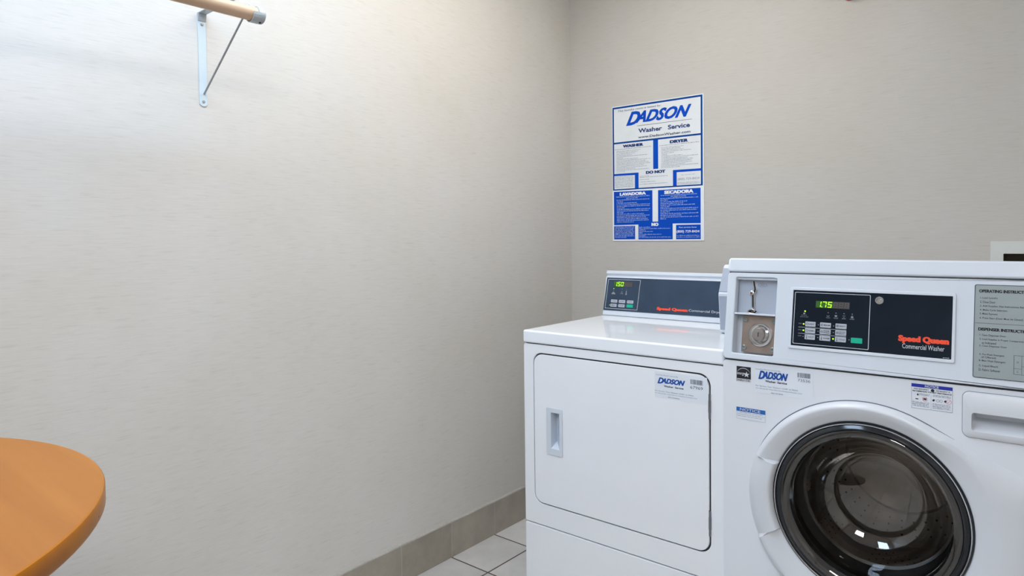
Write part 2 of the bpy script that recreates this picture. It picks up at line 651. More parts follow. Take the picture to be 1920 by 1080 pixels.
# dark core: the shade inside the seams put into its colour
bm = bmesh.new()
ring(bm, ff, rr(0.004, 0.06, DW - 0.004, 0.872, 0.004, 4), rr(0.088, 0.515, 0.160, 0.676, 0.004, 4), -0.0118, -0.0062)
box(bm, 0.012, DW - 0.012, 0.01, 0.69, 0.869, 0.8745)
finish(bm, 'seam_shade', M_GAP_SHADE, DRY)
# front panel with the door opening
DO = (0.0389, 0.3487, 0.6452, 0.8438)
bm = bmesh.new()
ring(bm, ff, rr(0.0, 0.2785, DW, 0.8705, 0.006, 8), rr(*DO, 0.034, 8), -0.0300, 0.0)
finish(bm, 'front_panel', M_FRONTD, DRY, bevel=0.0022)
bm = bmesh.new()
slab(bm, ff, rr(0.0, 0.03, DW, 0.2755, 0.006, 8), -0.0300, 0.0)
finish(bm, 'lower_panel', M_FRONTD, DRY, bevel=0.0022)
# top
bm = bmesh.new()
box(bm, -0.0005, DW + 0.0005, -0.004, 0.700, 0.8735, 0.915)
finish(bm, 'top_panel', M_ENAMEL, DRY, bevel=0.0065, seg=4)
# door
g = 0.0044
bm = bmesh.new()
HO = (0.094, 0.5205, 0.1545, 0.6705)     # handle plate opening
# door with an opening for the handle: ring of equal loops
ring(bm, ff, rr(DO[0] + g, DO[1] + g, DO[2] - g, DO[3] - g, 0.0315, 8), rr(*HO, 0.003, 8), -0.0055, 0.0015)
dd = finish(bm, 'door', M_FRONTD, DRY, bevel=0.0015)
# handle plate with a wedge pocket
bm = bmesh.new()
PO = (0.1115, 0.5405, 0.1445, 0.657)
ring(bm, ff, rr(HO[0] - .0012, HO[1] - .0012, HO[2] + .0012, HO[3] + .0012, 0.004, 3), rr(*PO, 0.001, 3), 0.0016, 0.0044)
S = [bm.verts.new(ff(u, v, 0.0041)) for u, v in rect(*PO)]
d0 = bm.verts.new(ff(0.1118, 0.5560, -0.0285))
d1 = bm.verts.new(ff(0.1118, 0.6568, -0.0285))
e0 = bm.verts.new(ff(0.1130, 0.5560, -0.0285))
e1 = bm.verts.new(ff(0.1230, 0.6568, -0.0285))
for f_ in ((S[0], d0, d1, S[3]), (S[1], S[2], e1, e0), (S[0], S[1], e0, d0), (S[3], d1, e1, S[2]), (d0, e0, e1, d1)):
    bm.faces.new(f_)
finish(bm, 'handle', M_PLAST, dd, bevel=0.0012)
# hinges at the right edge
for z0, z1 in ((0.7224, 0.7905), (0.401, 0.4707)):
    bm = bmesh.new()
    tube(bm, (0.6434, -0.0015, z0), (0.6434, -0.0015, z1), 0.0031, 12)
    tube(bm, (0.6434, -0.0015, z0 + .018), (0.6434, -0.0015, z1 - .018), 0.0037, 12)
    finish(bm, 'hinge', M_STEELD, DRY)
for x in (0.05, DW - 0.05):
    for y in (0.06, 0.64):
        bm = bmesh.new()
        lathe(bm, lambda u, v, o: Vector((u, v, o)), x, y, [(0.022, 0.0), (0.022, 0.010), (0.01, 0.012), (0.01, 0.03)], 20, True, True)
        finish(bm, 'foot', M_RUBBER, DRY)


def logo(bm, F, u0, v0, u1, v1, o, heavy, shear):
    """slanted company lettering with an oversized first letter"""
    W_, h = u1 - u0, v1 - v0
    text(bm, F, 'D', u0, v0 - 0.13 * h, u0 + 0.235 * W_, v1 + 0.03 * h, o, bold=0.034, shear=shear, heavy=heavy)
    text(bm, F, 'ADSON', u0 + 0.135 * W_, v0, u1, v1, o + 0.00006, bold=0.034, shear=shear, heavy=heavy)


def leased_sticker(parent, F, num, base, extra=True, name='lease_sticker'):
    """F maps the sticker's own u,v to the panel. base: dict of rectangles"""
    bm = bmesh.new()
    flat(bm, F, base['film'], 0.0004)
    st = finish(bm, name, M_FILM, parent)
    bm = bmesh.new()
    logo(bm, F, *base['dadson'], 0.0009, 0.0010, 0.40)
    finish(bm, 'logo_lettering', M_DADB, st)
    bm = bmesh.new()
    text(bm, F, 'Washer  Service', *base['ws'], 0.0009, bold=0.03)
    finish(bm, 'service_lettering', M_INKD, st)
    bm = bmesh.new()
    text(bm, F, 'Laundry Room Leased By', *base['l1'], 0.0009)
    text(bm, F, 'For Service, Text "Dadson 12345" to 94455', *base['l2'], 0.0009)
    text(bm, F, 'For Rewards: http://Service.DadsonWasher.com', *base['l3'], 0.0009)
    text(bm, F, '800-729-8434', *base['l4'], 0.0009, bold=0.01)
    finish(bm, 'small_lettering', M_INKM, st)
    bm = bmesh.new()
    u0, v0, u1, v1 = base['bar']
    rg = random.Random(int(num))
    u = u0
    while u < u1:
        wd = rg.choice((0.0007, 0.0007, 0.0013, 0.002))
        flat(bm, F, rect(u, v0, min(u + wd, u1), v1), 0.0009)
        u += wd + rg.choice((0.0006, 0.0008, 0.0014))
    text(bm, F, num, *base['num'], 0.0009)
    finish(bm, 'barcode', M_INKM, st)
    return st


fs = front_frame(-0.0015)
leased_sticker(DRY, fs, '67969', dict(
    film=[(0.4795, 0.760), (0.6365, 0.760), (0.6365, 0.834), (0.4795, 0.834)],
    dadson=(0.4885, 0.8025, 0.573, 0.8175), ws=(0.5085, 0.7925, 0.5680, 0.7975), l1=(0.4845, 0.823, 0.552, 0.8268),
    l2=(0.481, 0.7772, 0.5975, 0.7808), l3=(0.481, 0.7710, 0.608, 0.7740), l4=(0.5215, 0.7635, 0.556, 0.7662),
    bar=(0.5885, 0.8113, 0.6243, 0.8245), num=(0.588, 0.7985, 0.6248, 0.8065)))

# console: leaning face; cf maps (u, v up the face, o out of it)
TH = math.atan2(0.035, 0.17)
cT, sT = math.cos(TH), math.sin(TH)


def cf(u, v, o):
    return Vector((u, 0.495 + v * sT - o * cT, 0.915 + v * cT + o * sT))


bm = bmesh.new()
prof = [(0.0008, -0.004), (0.0008, 0.004), (0.010, 0.0045), (0.1465, 0.0045), (0.149, 0.0035), (0.1535, -0.0015), (0.158, -0.0015), (0.162, 0.006), (0.172, 0.006), (0.1745, 0.001), (0.1745, -0.006)]
loopsA = []
for u, du in ((0.0, 0), (DW, 0)):
    pts = [cf(u, v, o) for v, o in prof]
    pts.append(Vector((u, 0.66, 1.078)))
    pts.append(Vector((u, 0.698, 1.06)))
    pts.append(Vector((u, 0.698, 0.9158)))
    loopsA.append([bm.verts.new(p) for p in pts])
bridge(bm, loopsA[0], loopsA[1])
bm.faces.new(loopsA[0])
bm.faces.new(loopsA[1])
finish(bm, 'console', M_PLAST, DRY, bevel=0.002, smooth=30)
bm = bmesh.new()
slab(bm, cf, [(0.002, 0.0190), (0.559, 0.0205), (0.559, 0.1462), (0.0056, 0.1462)], 0.0040, 0.0056)
cpd = finish(bm, 'control_panel', M_SLATE, DRY)


def segdigits(F, u0, v0, u1, v1, chars, o, slant=0.12):
    """7 segment digits; returns polygons"""
    SEG = {'0': 'abcdef', '1': 'bc', '5': 'acdfg', '7': 'abc', '8': 'abcdefg'}
    out = []
    n = len(chars)
    cw = (u1 - u0) / n
    h = v1 - v0
    t = h * 0.13
    for i, c in enumerate(chars):
        a = u0 + i * cw + cw * 0.12
        b = u0 + (i + 1) * cw - cw * 0.16
        m_ = (v0 + v1) / 2
        R = {'a': (a, v1 - t, b, v1), 'd': (a, v0, b, v0 + t), 'g': (a, m_ - t / 2, b, m_ + t / 2),
             'b': (b - t, m_ + t * .6, b, v1 - t * .3), 'c': (b - t, v0 + t * .3, b, m_ - t * .6),
             'f': (a, m_ + t * .6, a + t, v1 - t * .3), 'e': (a, v0 + t * .3, a + t, m_ - t * .6)}
        for s_ in SEG[c]:
            p = rect(*R[s_])
            out.append([(x + (y - v0) * slant, y) for x, y in p])
    return out


def led_readout(parent, F, win, split, n_lit, chars, ghosts, dot_u, o=0.0):
    u0, v0, u1, v1 = win
    bm = bmesh.new()
    flat(bm, F, rect(u0, v0, split, v1), o)
    d = finish(bm, 'display_window', M_LEDBG, parent)
    bm = bmesh.new()
    flat(bm, F, rect(split, v0, u1, v1), o)
    finish(bm, 'unlit_window', M_LEDDIM, parent)
    bm = bmesh.new()
    cw = (u1 - u0) / 6
    for p in segdigits(F, u0 + cw * 3.05, v0 + (v1 - v0) * .12, u1 - cw * .05, v1 - (v1 - v0) * .12, ghosts, 0):
        flat(bm, F, p, o + 0.0004)
    finish(bm, 'unlit_digits', M_LEDGH, parent)
    bm = bmesh.new()
    for p in segdigits(F, u0 + cw * .12, v0 + (v1 - v0) * .08, split - cw * .1, v1 - (v1 - v0) * .05, chars, 0):
        flat(bm, F, p, o + 0.0005)
    flat(bm, F, circ(dot_u, v0 + (v1 - v0) * .13, (v1 - v0) * .07, 10), o + 0.0005)
    finish(bm, 'lit_digits', M_LED, parent)


led_readout(cpd, cf, (0.0385, 0.1125, 0.1195, 0.1312), 0.0835, 3, '150', '888', 0.0525, 0.0060)
bm = bmesh.new()
# outline box
t = 0.0010
o_ = [(0.0090, 0.0262), (0.1490, 0.0262), (0.1525, 0.1400), (0.0125, 0.1400)]
i_ = [(0.0102, 0.0274), (0.1477, 0.0274), (0.1512, 0.1388), (0.0137, 0.1388)]
ringflat(bm, cf, o_, i_, 0.0060)
text(bm, cf, 'Commercial Dryer', 0.3535, 0.0320, 0.4760, 0.0428, 0.0060)
finish(bm, 'white_lettering', M_INKW, cpd)
bm = bmesh.new()
text(bm, cf, 'Speed Queen', 0.2285, 0.0300, 0.3500, 0.0435, 0.0061, bold=0.045, heavy=0.0016)
finish(bm, 'red_lettering', M_RED, cpd)
bm = bmesh.new()
# status icons (door, fan, thermometer) and their dots
flat(bm, cf, [(0.031, 0.082), (0.050, 0.082), (0.046, 0.088), (0.0405, 0.0915), (0.035, 0.088)], 0.0060)
flat(bm, cf, circ(0.0400, 0.0955, 0.0013, 8), 0.0060)
for a in range(3):
    ang = a * 2 * PI / 3 + PI / 2
    flat(bm, cf, [(0.077, 0.0885), (0.077 + .0055 * math.cos(ang - .3), 0.0885 + .0065 * math.sin(ang - .3)), (0.077 + .0055 * math.cos(ang + .35), 0.0885 + .0065 * math.sin(ang + .35))], 0.0060)
flat(bm, cf, rect(0.0945, 0.086, 0.0975, 0.0975), 0.0060)
flat(bm, cf, circ(0.096, 0.0845, 0.0032, 12), 0.0060)
for u, v in ((0.077, 0.1035), (0.096, 0.1025), (0.029, 0.0555), (0.064, 0.0555), (0.100, 0.0555), (0.0640, 0.040), (0.0995, 0.040)):
    flat(bm, cf, circ(u, v, 0.0011, 8), 0.0060)
finish(bm, 'status_icons', M_INKG, cpd)
bm = bmesh.new()
flat(bm, cf, circ(0.0405, 0.1035, 0.0015, 10), 0.0062)
flat(bm, cf, circ(0.0285, 0.0395, 0.0013, 10), 0.0062)
finish(bm, 'indicator_light', M_LED, cpd)
for r_, row in enumerate((((0.0335, 0.0605), (0.0680, 0.0950), (0.1037, 0.1300)), ((0.0325, 0.0595), (0.0672, 0.0943)))):
    v0, v1 = ((0.0502, 0.0616), (0.0338, 0.0452))[r_]
    for q, (a, b) in enumerate(row):
        bm = bmesh.new()
        slab(bm, cf, rr(a, v0, b, v1, 0.0015, 3), 0.0050, 0.0064)
        bt = finish(bm, 'button', M_BTN, cpd)
        # printed word goes with the legend
bm = bmesh.new()
for (a, b, v0, s_) in ((0.0335, 0.0605, 0.0502, 'HIGH'), (0.0680, 0.0950, 0.0502, 'LOW'), (0.1037, 0.1300, 0.0502, 'DELICATE'), (0.0325, 0.0595, 0.0338, 'MED'), (0.0672, 0.0943, 0.0338, 'NO HEAT')):
    text(bm, cf, s_, a + .005, v0 + .0035, b - .004, v0 + .0080, 0.0067, bold=0.01)
finish(bm, 'button_lettering', M_INKD, cpd)
bm = bmesh.new()
slab(bm, cf, rr(0.1030, 0.0345, 0.1297, 0.0462, 0.0015, 3), 0.0050, 0.0064)
finish(bm, 'start_button', M_GREEN, cpd)
# coin meter case on the right end of the console
bm = bmesh.new()
mp_ = [(0.276, 0.9185), (0.263, 1.040), (0.305, 1.122), (0.312, 1.1275), (0.560, 1.1275), (0.56, 0.916), (0.286, 0.916)]
loopsA = [[bm.verts.new((u, y, z)) for y, z in mp_] for u in (0.558, DW - 0.004)]
bridge(bm, *loopsA)
bm.faces.new(loopsA[0])
bm.faces.new(loopsA[1])
mc = finish(bm, 'coin_meter_case', M_PLAST, DRY, bevel=0.004, smooth=30)
# raised edge frame on its left side: slightly recessed grey faces
MFR = mat('meter_face_grey', (0.32, 0.37, 0.46), 0.35, var=0.03)
bm = bmesh.new()
for (y0, z0), (y1, z1) in (((0.2745, 0.928), (0.2637, 1.033)), ((0.2648, 1.047), (0.3010, 1.1165))):
    nrm = Vector((0, -(z1 - z0), (y1 - y0))).normalized()
    if nrm.y > 0:
        nrm = -nrm
    P = [Vector((u, y, z)) for u, y, z in ((0.5612, y0, z0), (0.676, y0, z0), (0.676, y1, z1), (0.5612, y1, z1))]
    a = [bm.verts.new(p + nrm * 0.0012) for p in P]
    b = [bm.verts.new(p - nrm * 0.002) for p in P]
    bm.faces.new(a)
    bm.faces.new(b)
    bridge(bm, a, b)
finish(bm, 'face_plate', MFR, mc)

# ================================================================ WASHER
ca, sa = math.cos(AD), math.sin(AD)
WX = XD + 0.689 * ca + 0.02 * sa
WY = YD + 0.689 * sa - 0.02 * ca
WASH = empty('clothes_washer', (WX, WY, 0), AD, 'white front-loading washer with round dark glass door and tall front control console', 'washing machine')
WW = 0.683
DC = (0.3420, 0.5725)          # door centre

K = 16


def cring(r, k=K):
    return rr(DC[0] - r, DC[1] - r, DC[0] + r, DC[1] + r, r, k)


# cabinet: sides, back, top
bm = bmesh.new()
ring(bm, lambda u, v, o: Vector((u, o, v)), rr(0, 0.025, WW, 0.893, 0.006, K), rr(0.012, 0.04, WW - 0.012, 0.880, 0.006, K), 0.026, 0.70)
slab(bm, lambda u, v, o: Vector((u, o, v)), rr(0.010, 0.03, WW - 0.010, 0.888, 0.006, 2), 0.688, 0.6995)
finish(bm, 'cabinet', M_FRONT, WASH, bevel=0.003)
# front panel with round opening
bm = bmesh.new()
ring(bm, ff, rr(0.0, 0.03, WW, 0.8935, 0.010, K), cring(0.225), -0.0255, 0.0)
wfp = finish(bm, 'front_panel', M_FRONT, WASH)
cb_ = bmesh.new()
box(cb_, 0.5400, 0.6690, -0.02, 0.05, 0.7950, 0.8450)
cutter = finish(cb_, 'cutter', M_FRONT)
cutter.parent = WASH
bpy.context.view_layer.update()
md = wfp.modifiers.new('opening', 'BOOLEAN')
md.object = cutter
md.operation = 'DIFFERENCE'
md.solver = 'EXACT'
dg_ = bpy.context.evaluated_depsgraph_get()
nm = bpy.data.meshes.new_from_object(wfp.evaluated_get(dg_))
wfp.modifiers.clear()
wfp.data = nm
bpy.data.objects.remove(cutter)
md = wfp.modifiers.new('bevel', 'BEVEL')
md.width = 0.0045
md.segments = 3
md.limit_method = 'ANGLE'
md.angle_limit = math.radians(40)
md.harden_normals = True
bm = bmesh.new()
box(bm, 0.004, WW - 0.004, 0.004, 0.14, 0.8940, 0.8975)
finish(bm, 'seam_shade', M_GAP_SHADE, WASH)  # dark filler painting the shadow line under the console

# tub gasket and drum
bm = bmesh.new()
lathe(bm, ff, *DC, [(0.224, -0.006), (0.221, -0.03), (0.205, -0.035), (0.212, -0.05), (0.195, -0.056), (0.202, -0.07), (0.192, -0.080), (0.189, -0.090), (0.175, -0.093), (0.1668, -0.0945)], 72)
lathe(bm, ff, *DC, [(0.1668, -0.108), (0.190, -0.1085)], 72)
finish(bm, 'gasket', M_RUBBER, WASH)
bm = bmesh.new()
lathe(bm, ff, *DC, [(0.1665, -0.0945), (0.163, -0.0965), (0.161, -0.101), (0.163, -0.106), (0.1665, -0.108)], 72)
finish(bm, 'gasket_lip', mat('lip_highlight', (0.55, 0.55, 0.55), 0.28, var=0.1), WASH)  # pale lip: the bright arc of light put into its colour
bm = bmesh.new()
lathe(bm, ff, *DC, [(0.189, -0.108), (0.245, -0.125), (0.255, -0.14), (0.255, -0.42), (0.24, -0.445), (0.15, -0.45), (0.14, -0.44), (0.05, -0.44)], 72, cap1=True)
drum = finish(bm, 'drum', M_DRUM, WASH)
bm = bmesh.new()
for j in range(14):
    for i in range(56):
        if (i % 19) in (0, 1, 18):
            continue
        a = 2 * PI * (i + 0.5 * (j % 2)) / 56
        yy = 0.16 + j * 0.019
        R_ = 0.2544
        ctr = Vector((DC[0] + R_ * math.cos(a), yy, DC[1] + R_ * math.sin(a)))
        t1 = Vector((-math.sin(a), 0, math.cos(a)))
        t2 = Vector((0, 1, 0))
        bm.faces.new([bm.verts.new(ctr + (t1 * math.cos(k * PI / 4) + t2 * math.sin(k * PI / 4)) * 0.0024) for k in range(8)])
for i in range(3):
    for rr_ in (0.17, 0.19, 0.21):
        for q in range(12):
            a = 2 * PI * (i * 12 + q) / 36
            flat(bm, ff, circ(DC[0] + rr_ * math.cos(a), DC[1] + rr_ * math.sin(a), 0.003, 8), -0.443)
h_ = finish(bm, 'perforation', M_HOLE, drum)
h_['kind'] = 'stuff'
for a0 in (95, 215, 335):
    bm = bmesh.new()
    A = []
    for y, hgt, wd in ((0.15, 0.02, 0.10), (0.18, 0.055, 0.16), (0.38, 0.055, 0.16), (0.43, 0.02, 0.10)):
        lp = []
        for k in range(9):
            t = k / 8 - 0.5
            ang = math.radians(a0) + t * wd * 2.0
            R_ = 0.256 - hgt * (0.5 + 0.5 * math.cos(2 * PI * t))
            lp.append(bm.verts.new((DC[0] + R_ * math.cos(ang), y, DC[1] + R_ * math.sin(ang))))
        A.append(lp)
    for p, q in zip(A, A[1:]):
        for k in range(8):
            bm.faces.new((p[k], p[k + 1], q[k + 1], q[k]))
    finish(bm, 'drum_lifter', M_DRUM, drum)

# door ring: moulded white, flares to the hinge side, raised grip on the left
bm = bmesh.new()
NA = 260
CO = Vector((0.3375, 0.5630))        # centre of the outer edge
RO = 0.2665


def outerR(a):
    d = math.degrees(a)
    d = (d + 180) % 360 - 180
    t0 = 64.6
    if abs(d) < t0:
        R = RO / math.cos(math.radians(t0 - abs(d)))
        lim = (0.679 - CO.x) / max(0.2, math.cos(a))
        # fades from a crisp step into a soft ridge
        k = max(0.0, min(1.0, (abs(d) - 44) / 10))
        return min(R, lim), k
    return RO, 1.0


def grip(a):
    d = math.degrees(a) % 360
    c, hw = 181.3, 23.0
    x = hw - abs(d - c)
    return max(0.0, min(1.0, x / 0.9 + 0.5))


angs = sorted(set([2 * PI * i / NA for i in range(NA)] + [math.radians(x) for x in (157.1, 157.7, 158.3, 158.9, 159.5, 203.1, 203.7, 204.3, 204.9, 205.5)]))
rows = []
IN = 0.2110
for a in angs:
    Ro, k = outerR(a)
    g_ = grip(a)
    hard = [(Ro, -0.0004), (Ro - 0.0006, 0.0095), (Ro - 0.0035, 0.0175), (Ro - 0.0080, 0.0230), (RO - 0.0130, 0.0255), (RO - 0.0170, 0.0252), (0.2360, 0.0195), (0.2240, 0.0130), (0.2165, 0.0088), (0.2130, 0.0070), (IN, 0.0040), (IN - .0005, -0.004)]
    soft = [(Ro, -0.0004), (Ro - 0.004, 0.0022), (Ro * .75 + RO * .25 - .004, 0.0110), (Ro * .35 + RO * .65, 0.0185), (RO - 0.0020, 0.0215), (RO - 0.0070, 0.0208), (0.2400, 0.0165), (0.2260, 0.0122), (0.2165, 0.0098), (0.2130, 0.0080), (IN, 0.0040), (IN - .0005, -0.004)]
    gp = [(Ro + .0025, -0.0004), (Ro - 0.0010, 0.0050), (Ro - 0.0080, 0.0135), (Ro - 0.0160, 0.0195), (RO - 0.0220, 0.0225), (RO - 0.0290, 0.0245), (0.2300, 0.0260), (0.2220, 0.0262), (0.2175, 0.0250), (0.2140, 0.0215), (IN, 0.0120), (IN - .0005, -0.004)]
    top = [(p[0] * k + q[0] * (1 - k), p[1] * k + q[1] * (1 - k)) for p, q in zip(hard, soft)]
    if g_ > 0:
        top = [(p[0] * (1 - g_) + q[0] * g_, p[1] * (1 - g_) + q[1] * g_) for p, q in zip(top, gp)]
    row = []
    for r, o in top:
        t = max(0.0, min(1.0, (r - IN) / (RO - IN)))
        c_ = CO * t + Vector(DC) * (1 - t)
        row.append(bm.verts.new(ff(c_.x + r * math.cos(a), c_.y + r * math.sin(a), o)))
    rows.append(row)
for p, q in zip(rows, rows[1:] + rows[:1]):
    for k in range(len(p) - 1):
        bm.faces.new((p[k], p[k + 1], q[k + 1], q[k]))
DOOR = finish(bm, 'door', M_DOORW, WASH, smooth=38)
# flat strip round the door's edge: the gap's shade put into colour
bm = bmesh.new()
for a0, a1 in ((50, 160), (204, 310)):
    pr_ = None
    for i in range(61):
        a = math.radians(a0 + (a1 - a0) * i / 60)
        q = [bm.verts.new(ff(CO.x + r * math.cos(a), CO.y + r * math.sin(a), 0.0005)) for r in (outerR(a)[0] - .001, outerR(a)[0] + 0.0019 * min(1, i / 6, (60 - i) / 6) + .0001)]
        if pr_:
            bm.faces.new((pr_[0], pr_[1], q[1], q[0]))
        pr_ = q
finish(bm, 'door_seam_shade', mat('door_gap_shade', (0.14, 0.15, 0.18), 0.7, var=0.05), WASH)
# trim ring between plastic and glass
bm = bmesh.new()
lathe(bm, ff, *DC, [(0.2112, -0.004), (0.2105, 0.0065), (0.2085, 0.0095), (0.2050, 0.0105), (0.2030, 0.0088), (0.2015, 0.0100), (0.1960, 0.0135), (0.1900, 0.0110), (0.1840, 0.0040), (0.1770, -0.010), (0.1700, -0.024)], 96)
finish(bm, 'trim_ring', M_TRIM, DOOR)
bm = bmesh.new()
lathe(bm, ff, *DC, [(0.2076, 0.0092), (0.2064, 0.0112), (0.2050, 0.0106)], 96)
finish(bm, 'bright_rim', M_CHROME, DOOR)
# glass bowl
bm = bmesh.new()
lathe(bm, ff, *DC, [(0.1905, 0.0125), (0.1860, 0.0150), (0.1790, 0.0140), (0.1700, 0.0060), (0.1620, -0.014), (0.1560, -0.045), (0.1480, -0.078), (0.1340, -0.105), (0.1140, -0.122), (0.1035, -0.1275), (0.1020, -0.1282), (0.1005, -0.1268), (0.085, -0.1255), (0.045, -0.1240), (0.012, -0.1235)], 96, cap1=True)
finish(bm, 'glass_bowl', M_GLASS, DOOR, smooth=70)

# ---- console
TC = math.atan2(0.038, 0.222)
cC, sC = math.cos(TC), math.sin(TC)


def wf(u, v, o):
    return Vector((u, -0.007 + v * sC - o * cC, 0.898 + v * cC + o * sC))


CU0, CU1 = 0.0015, WW - 0.0005
REC = (0.0250, 0.0170, 0.1300, 0.2150)
bm = bmesh.new()
# face with the coin recess
ring(bm, wf, rr(CU0, 0.0008, CU1, 0.2268, 0.009, 5), rr(*REC, 0.004, 5), -0.030, 0.0)
# body of the housing behind
pr = [(0.012, -0.0297), (0.2268, -0.0297)]
P1 = [wf(0, v, o) for v, o in pr]
hb = [(P1[0].y, 0.9), (P1[1].y, P1[1].z), (0.17, 1.105), (0.18, 0.9)]
L2 = [[bm.verts.new((u, y, z)) for y, z in hb] for u in (CU0 + .002, CU1 - .002)]
bridge(bm, *L2)
bm.faces.new(L2[0])
bm.faces.new(L2[1])
finish(bm, 'console', M_PLAST, WASH, bevel=0.0035, seg=3)
# cap
bm = bmesh.new()
q0, q1 = wf(0, 0.2285, 0.002), wf(0, 0.2615, 0.000)
cp = [(q0.y, q0.z), (q1.y, q1.z), (q1.y + 0.006, q1.z + 0.0045), (0.17, 1.134), (0.18, 1.107), (wf(0, .2285, -.02).y, wf(0, .2285, -.02).z)]
L2 = [[bm.verts.new((u, y, z)) for y, z in cp] for u in (CU0 - .001, CU1 + .001)]
bridge(bm, *L2)
bm.faces.new(L2[0])
bm.faces.new(L2[1])
finish(bm, 'console_cap', M_PLAST, WASH, bevel=0.006, seg=4)
bm = bmesh.new()
slab(bm, wf, rect(CU0 + .004, 0.2262, CU1 - .004, 0.2292), -0.02, -0.0025)
finish(bm, 'cap_seam_shade', M_GAP_SHADE, WASH)  # dark filler painting the shade below the cap

# ---- coin box in the recess
bm = bmesh.new()
slab(bm, wf, rect(0.0255, 0.1215, 0.1300, 0.2148), -0.0285, -0.020)
cpl = finish(bm, 'coin_plate', M_COINP, WASH, bevel=0.001)
bm = bmesh.new()
slab(bm, wf, rect(0.0250, 0.1175, 0.1300, 0.1222), -0.028, -0.002)
finish(bm, 'recess_divider', M_PLAST, WASH, bevel=0.001)
bm = bmesh.new()
slab(bm, wf, rect(0.0250, 0.2095, 0.1300, 0.2150), -0.028, -0.006)
finish(bm, 'recess_lip', M_PLAST, WASH, bevel=0.001)
OC = -0.020
# chrome coin chute
bm = bmesh.new()


def strip(pts, w0, w1, o0, o1):
    for (a, b), (c, d) in zip(pts, pts[1:]):
        t_ = Vector((c - a, d - b)).normalized()
        nx, ny = -t_.y, t_.x
        e = 0.0006
        poly = [(a + nx * w0 - t_.x * e, b + ny * w0 - t_.y * e), (c + nx * w0 + t_.x * e, d + ny * w0 + t_.y * e), (c + nx * w1 + t_.x * e, d + ny * w1 + t_.y * e), (a + nx * w1 - t_.x * e, b + ny * w1 - t_.y * e)]
        slab(bm, wf, poly, o0, o1)


chute = [(0.0665, 0.2070), (0.0680, 0.1990), (0.0710, 0.1870), (0.0700, 0.1800), (0.0655, 0.1720), (0.0665, 0.1600), (0.0680, 0.1390)]
strip(chute, 0.0019, 0.0036, OC - .002, OC + .0058)
strip(chute, -0.0036, -0.0019, OC - .002, OC + .0058)
finish(bm, 'coin_chute', M_CHROME, cpl, bevel=0.0004)
bm = bmesh.new()
strip(chute, -0.0019, 0.0019, OC - .003, OC + .0012)
finish(bm, 'coin_slot', M_BLACK, cpl)
bm = bmesh.new()
lathe(bm, wf, 0.0625, 0.1755, [(0.0075, OC - .002), (0.0075, OC + .004), (0.006, OC + .0075), (0.0035, OC + .0085), (0.001, OC + .0088)], 24, cap1=True)
finish(bm, 'reject_button', M_CHROME, cpl)
bm = bmesh.new()
lathe(bm, wf, 0.0625, 0.1755, [(0.0034, OC + .0086), (0.002, OC + .0098), (0.0006, OC + .010)], 16, True, True)
finish(bm, 'button_centre', mat('dull_red', (0.20, 0.09, 0.08), 0.4, var=0.1), cpl)
bm = bmesh.new()
# flared coin return lip
lp0 = []
for t_, o_e in ((0, OC), (0.5, OC + .010), (1.0, OC + .013)):
    lp0.append([bm.verts.new(wf(0.0685 + (0.0060 + 0.0075 * t_) * math.cos(k * PI / 10), 0.1395 - 0.0070 * t_ + (0.004 + 0.001 * t_) * math.sin(k * PI / 10) - 0.006, o_e)) for k in range(20)])
for p, q in zip(lp0, lp0[1:]):
    bridge(bm, p, q)
bm.faces.new(lp0[0])
finish(bm, 'coin_return_lip', M_CHROME, cpl)
bm = bmesh.new()
E0 = [(0.0880 + 0.0115 * math.cos(k * PI / 16), 0.1975 + 0.0048 * math.sin(k * PI / 16)) for k in range(32)]
E1 = [(0.0880 + 0.0106 * math.cos(k * PI / 16), 0.1975 + 0.0040 * math.sin(k * PI / 16)) for k in range(32)]
ringflat(bm, wf, E0, E1, OC + .0004)
text(bm, wf, 'ESD', 0.0830, 0.1958, 0.0930, 0.1992, OC + .0004)
finish(bm, 'maker_mark', M_INKM, cpl)
# lower money box with lock
bm = bmesh.new()
slab(bm, wf, rect(0.0420, 0.0215, 0.1300, 0.1165), -0.028, -0.018)
lk = finish(bm, 'coin_box_door', M_LOCKB, WASH, bevel=0.001)
OL = -0.018
bm = bmesh.new()
lathe(bm, wf, 0.0900, 0.0690, [(0.0300, OL - .001), (0.0300, OL + .004), (0.0280, OL + .006), (0.0245, OL + .0058), (0.0205, OL + .002), (0.0165, OL + .0015), (0.0162, OL + .012)], 48)
finish(bm, 'lock_ring', M_CHROME, lk)
bm = bmesh.new()
lathe(bm, wf, 0.0900, 0.0690, [(0.0163, OL - .001), (0.0163, OL + .0135), (0.0150, OL + .0155), (0.006, OL + .0158)], 40, cap1=True)
finish(bm, 'lock_cylinder', M_LOCKF, lk)
bm = bmesh.new()
slab(bm, wf, rect(0.0887, 0.0630, 0.0908, 0.0745), OL + .015, OL + .0164)
finish(bm, 'keyhole', M_BLACK, lk)
for u, v in ((0.0500, 0.1050), (0.1235, 0.1050), (0.0500, 0.0335), (0.1235, 0.0335)):
    bm = bmesh.new()
    lathe(bm, wf, u, v, [(0.0062, OL - .001), (0.0062, OL + .003), (0.0045, OL + .0045), (0.0024, OL + .0045), (0.0020, OL + .002)], 18, cap1=True)
    finish(bm, 'screw', M_SCREW, lk)

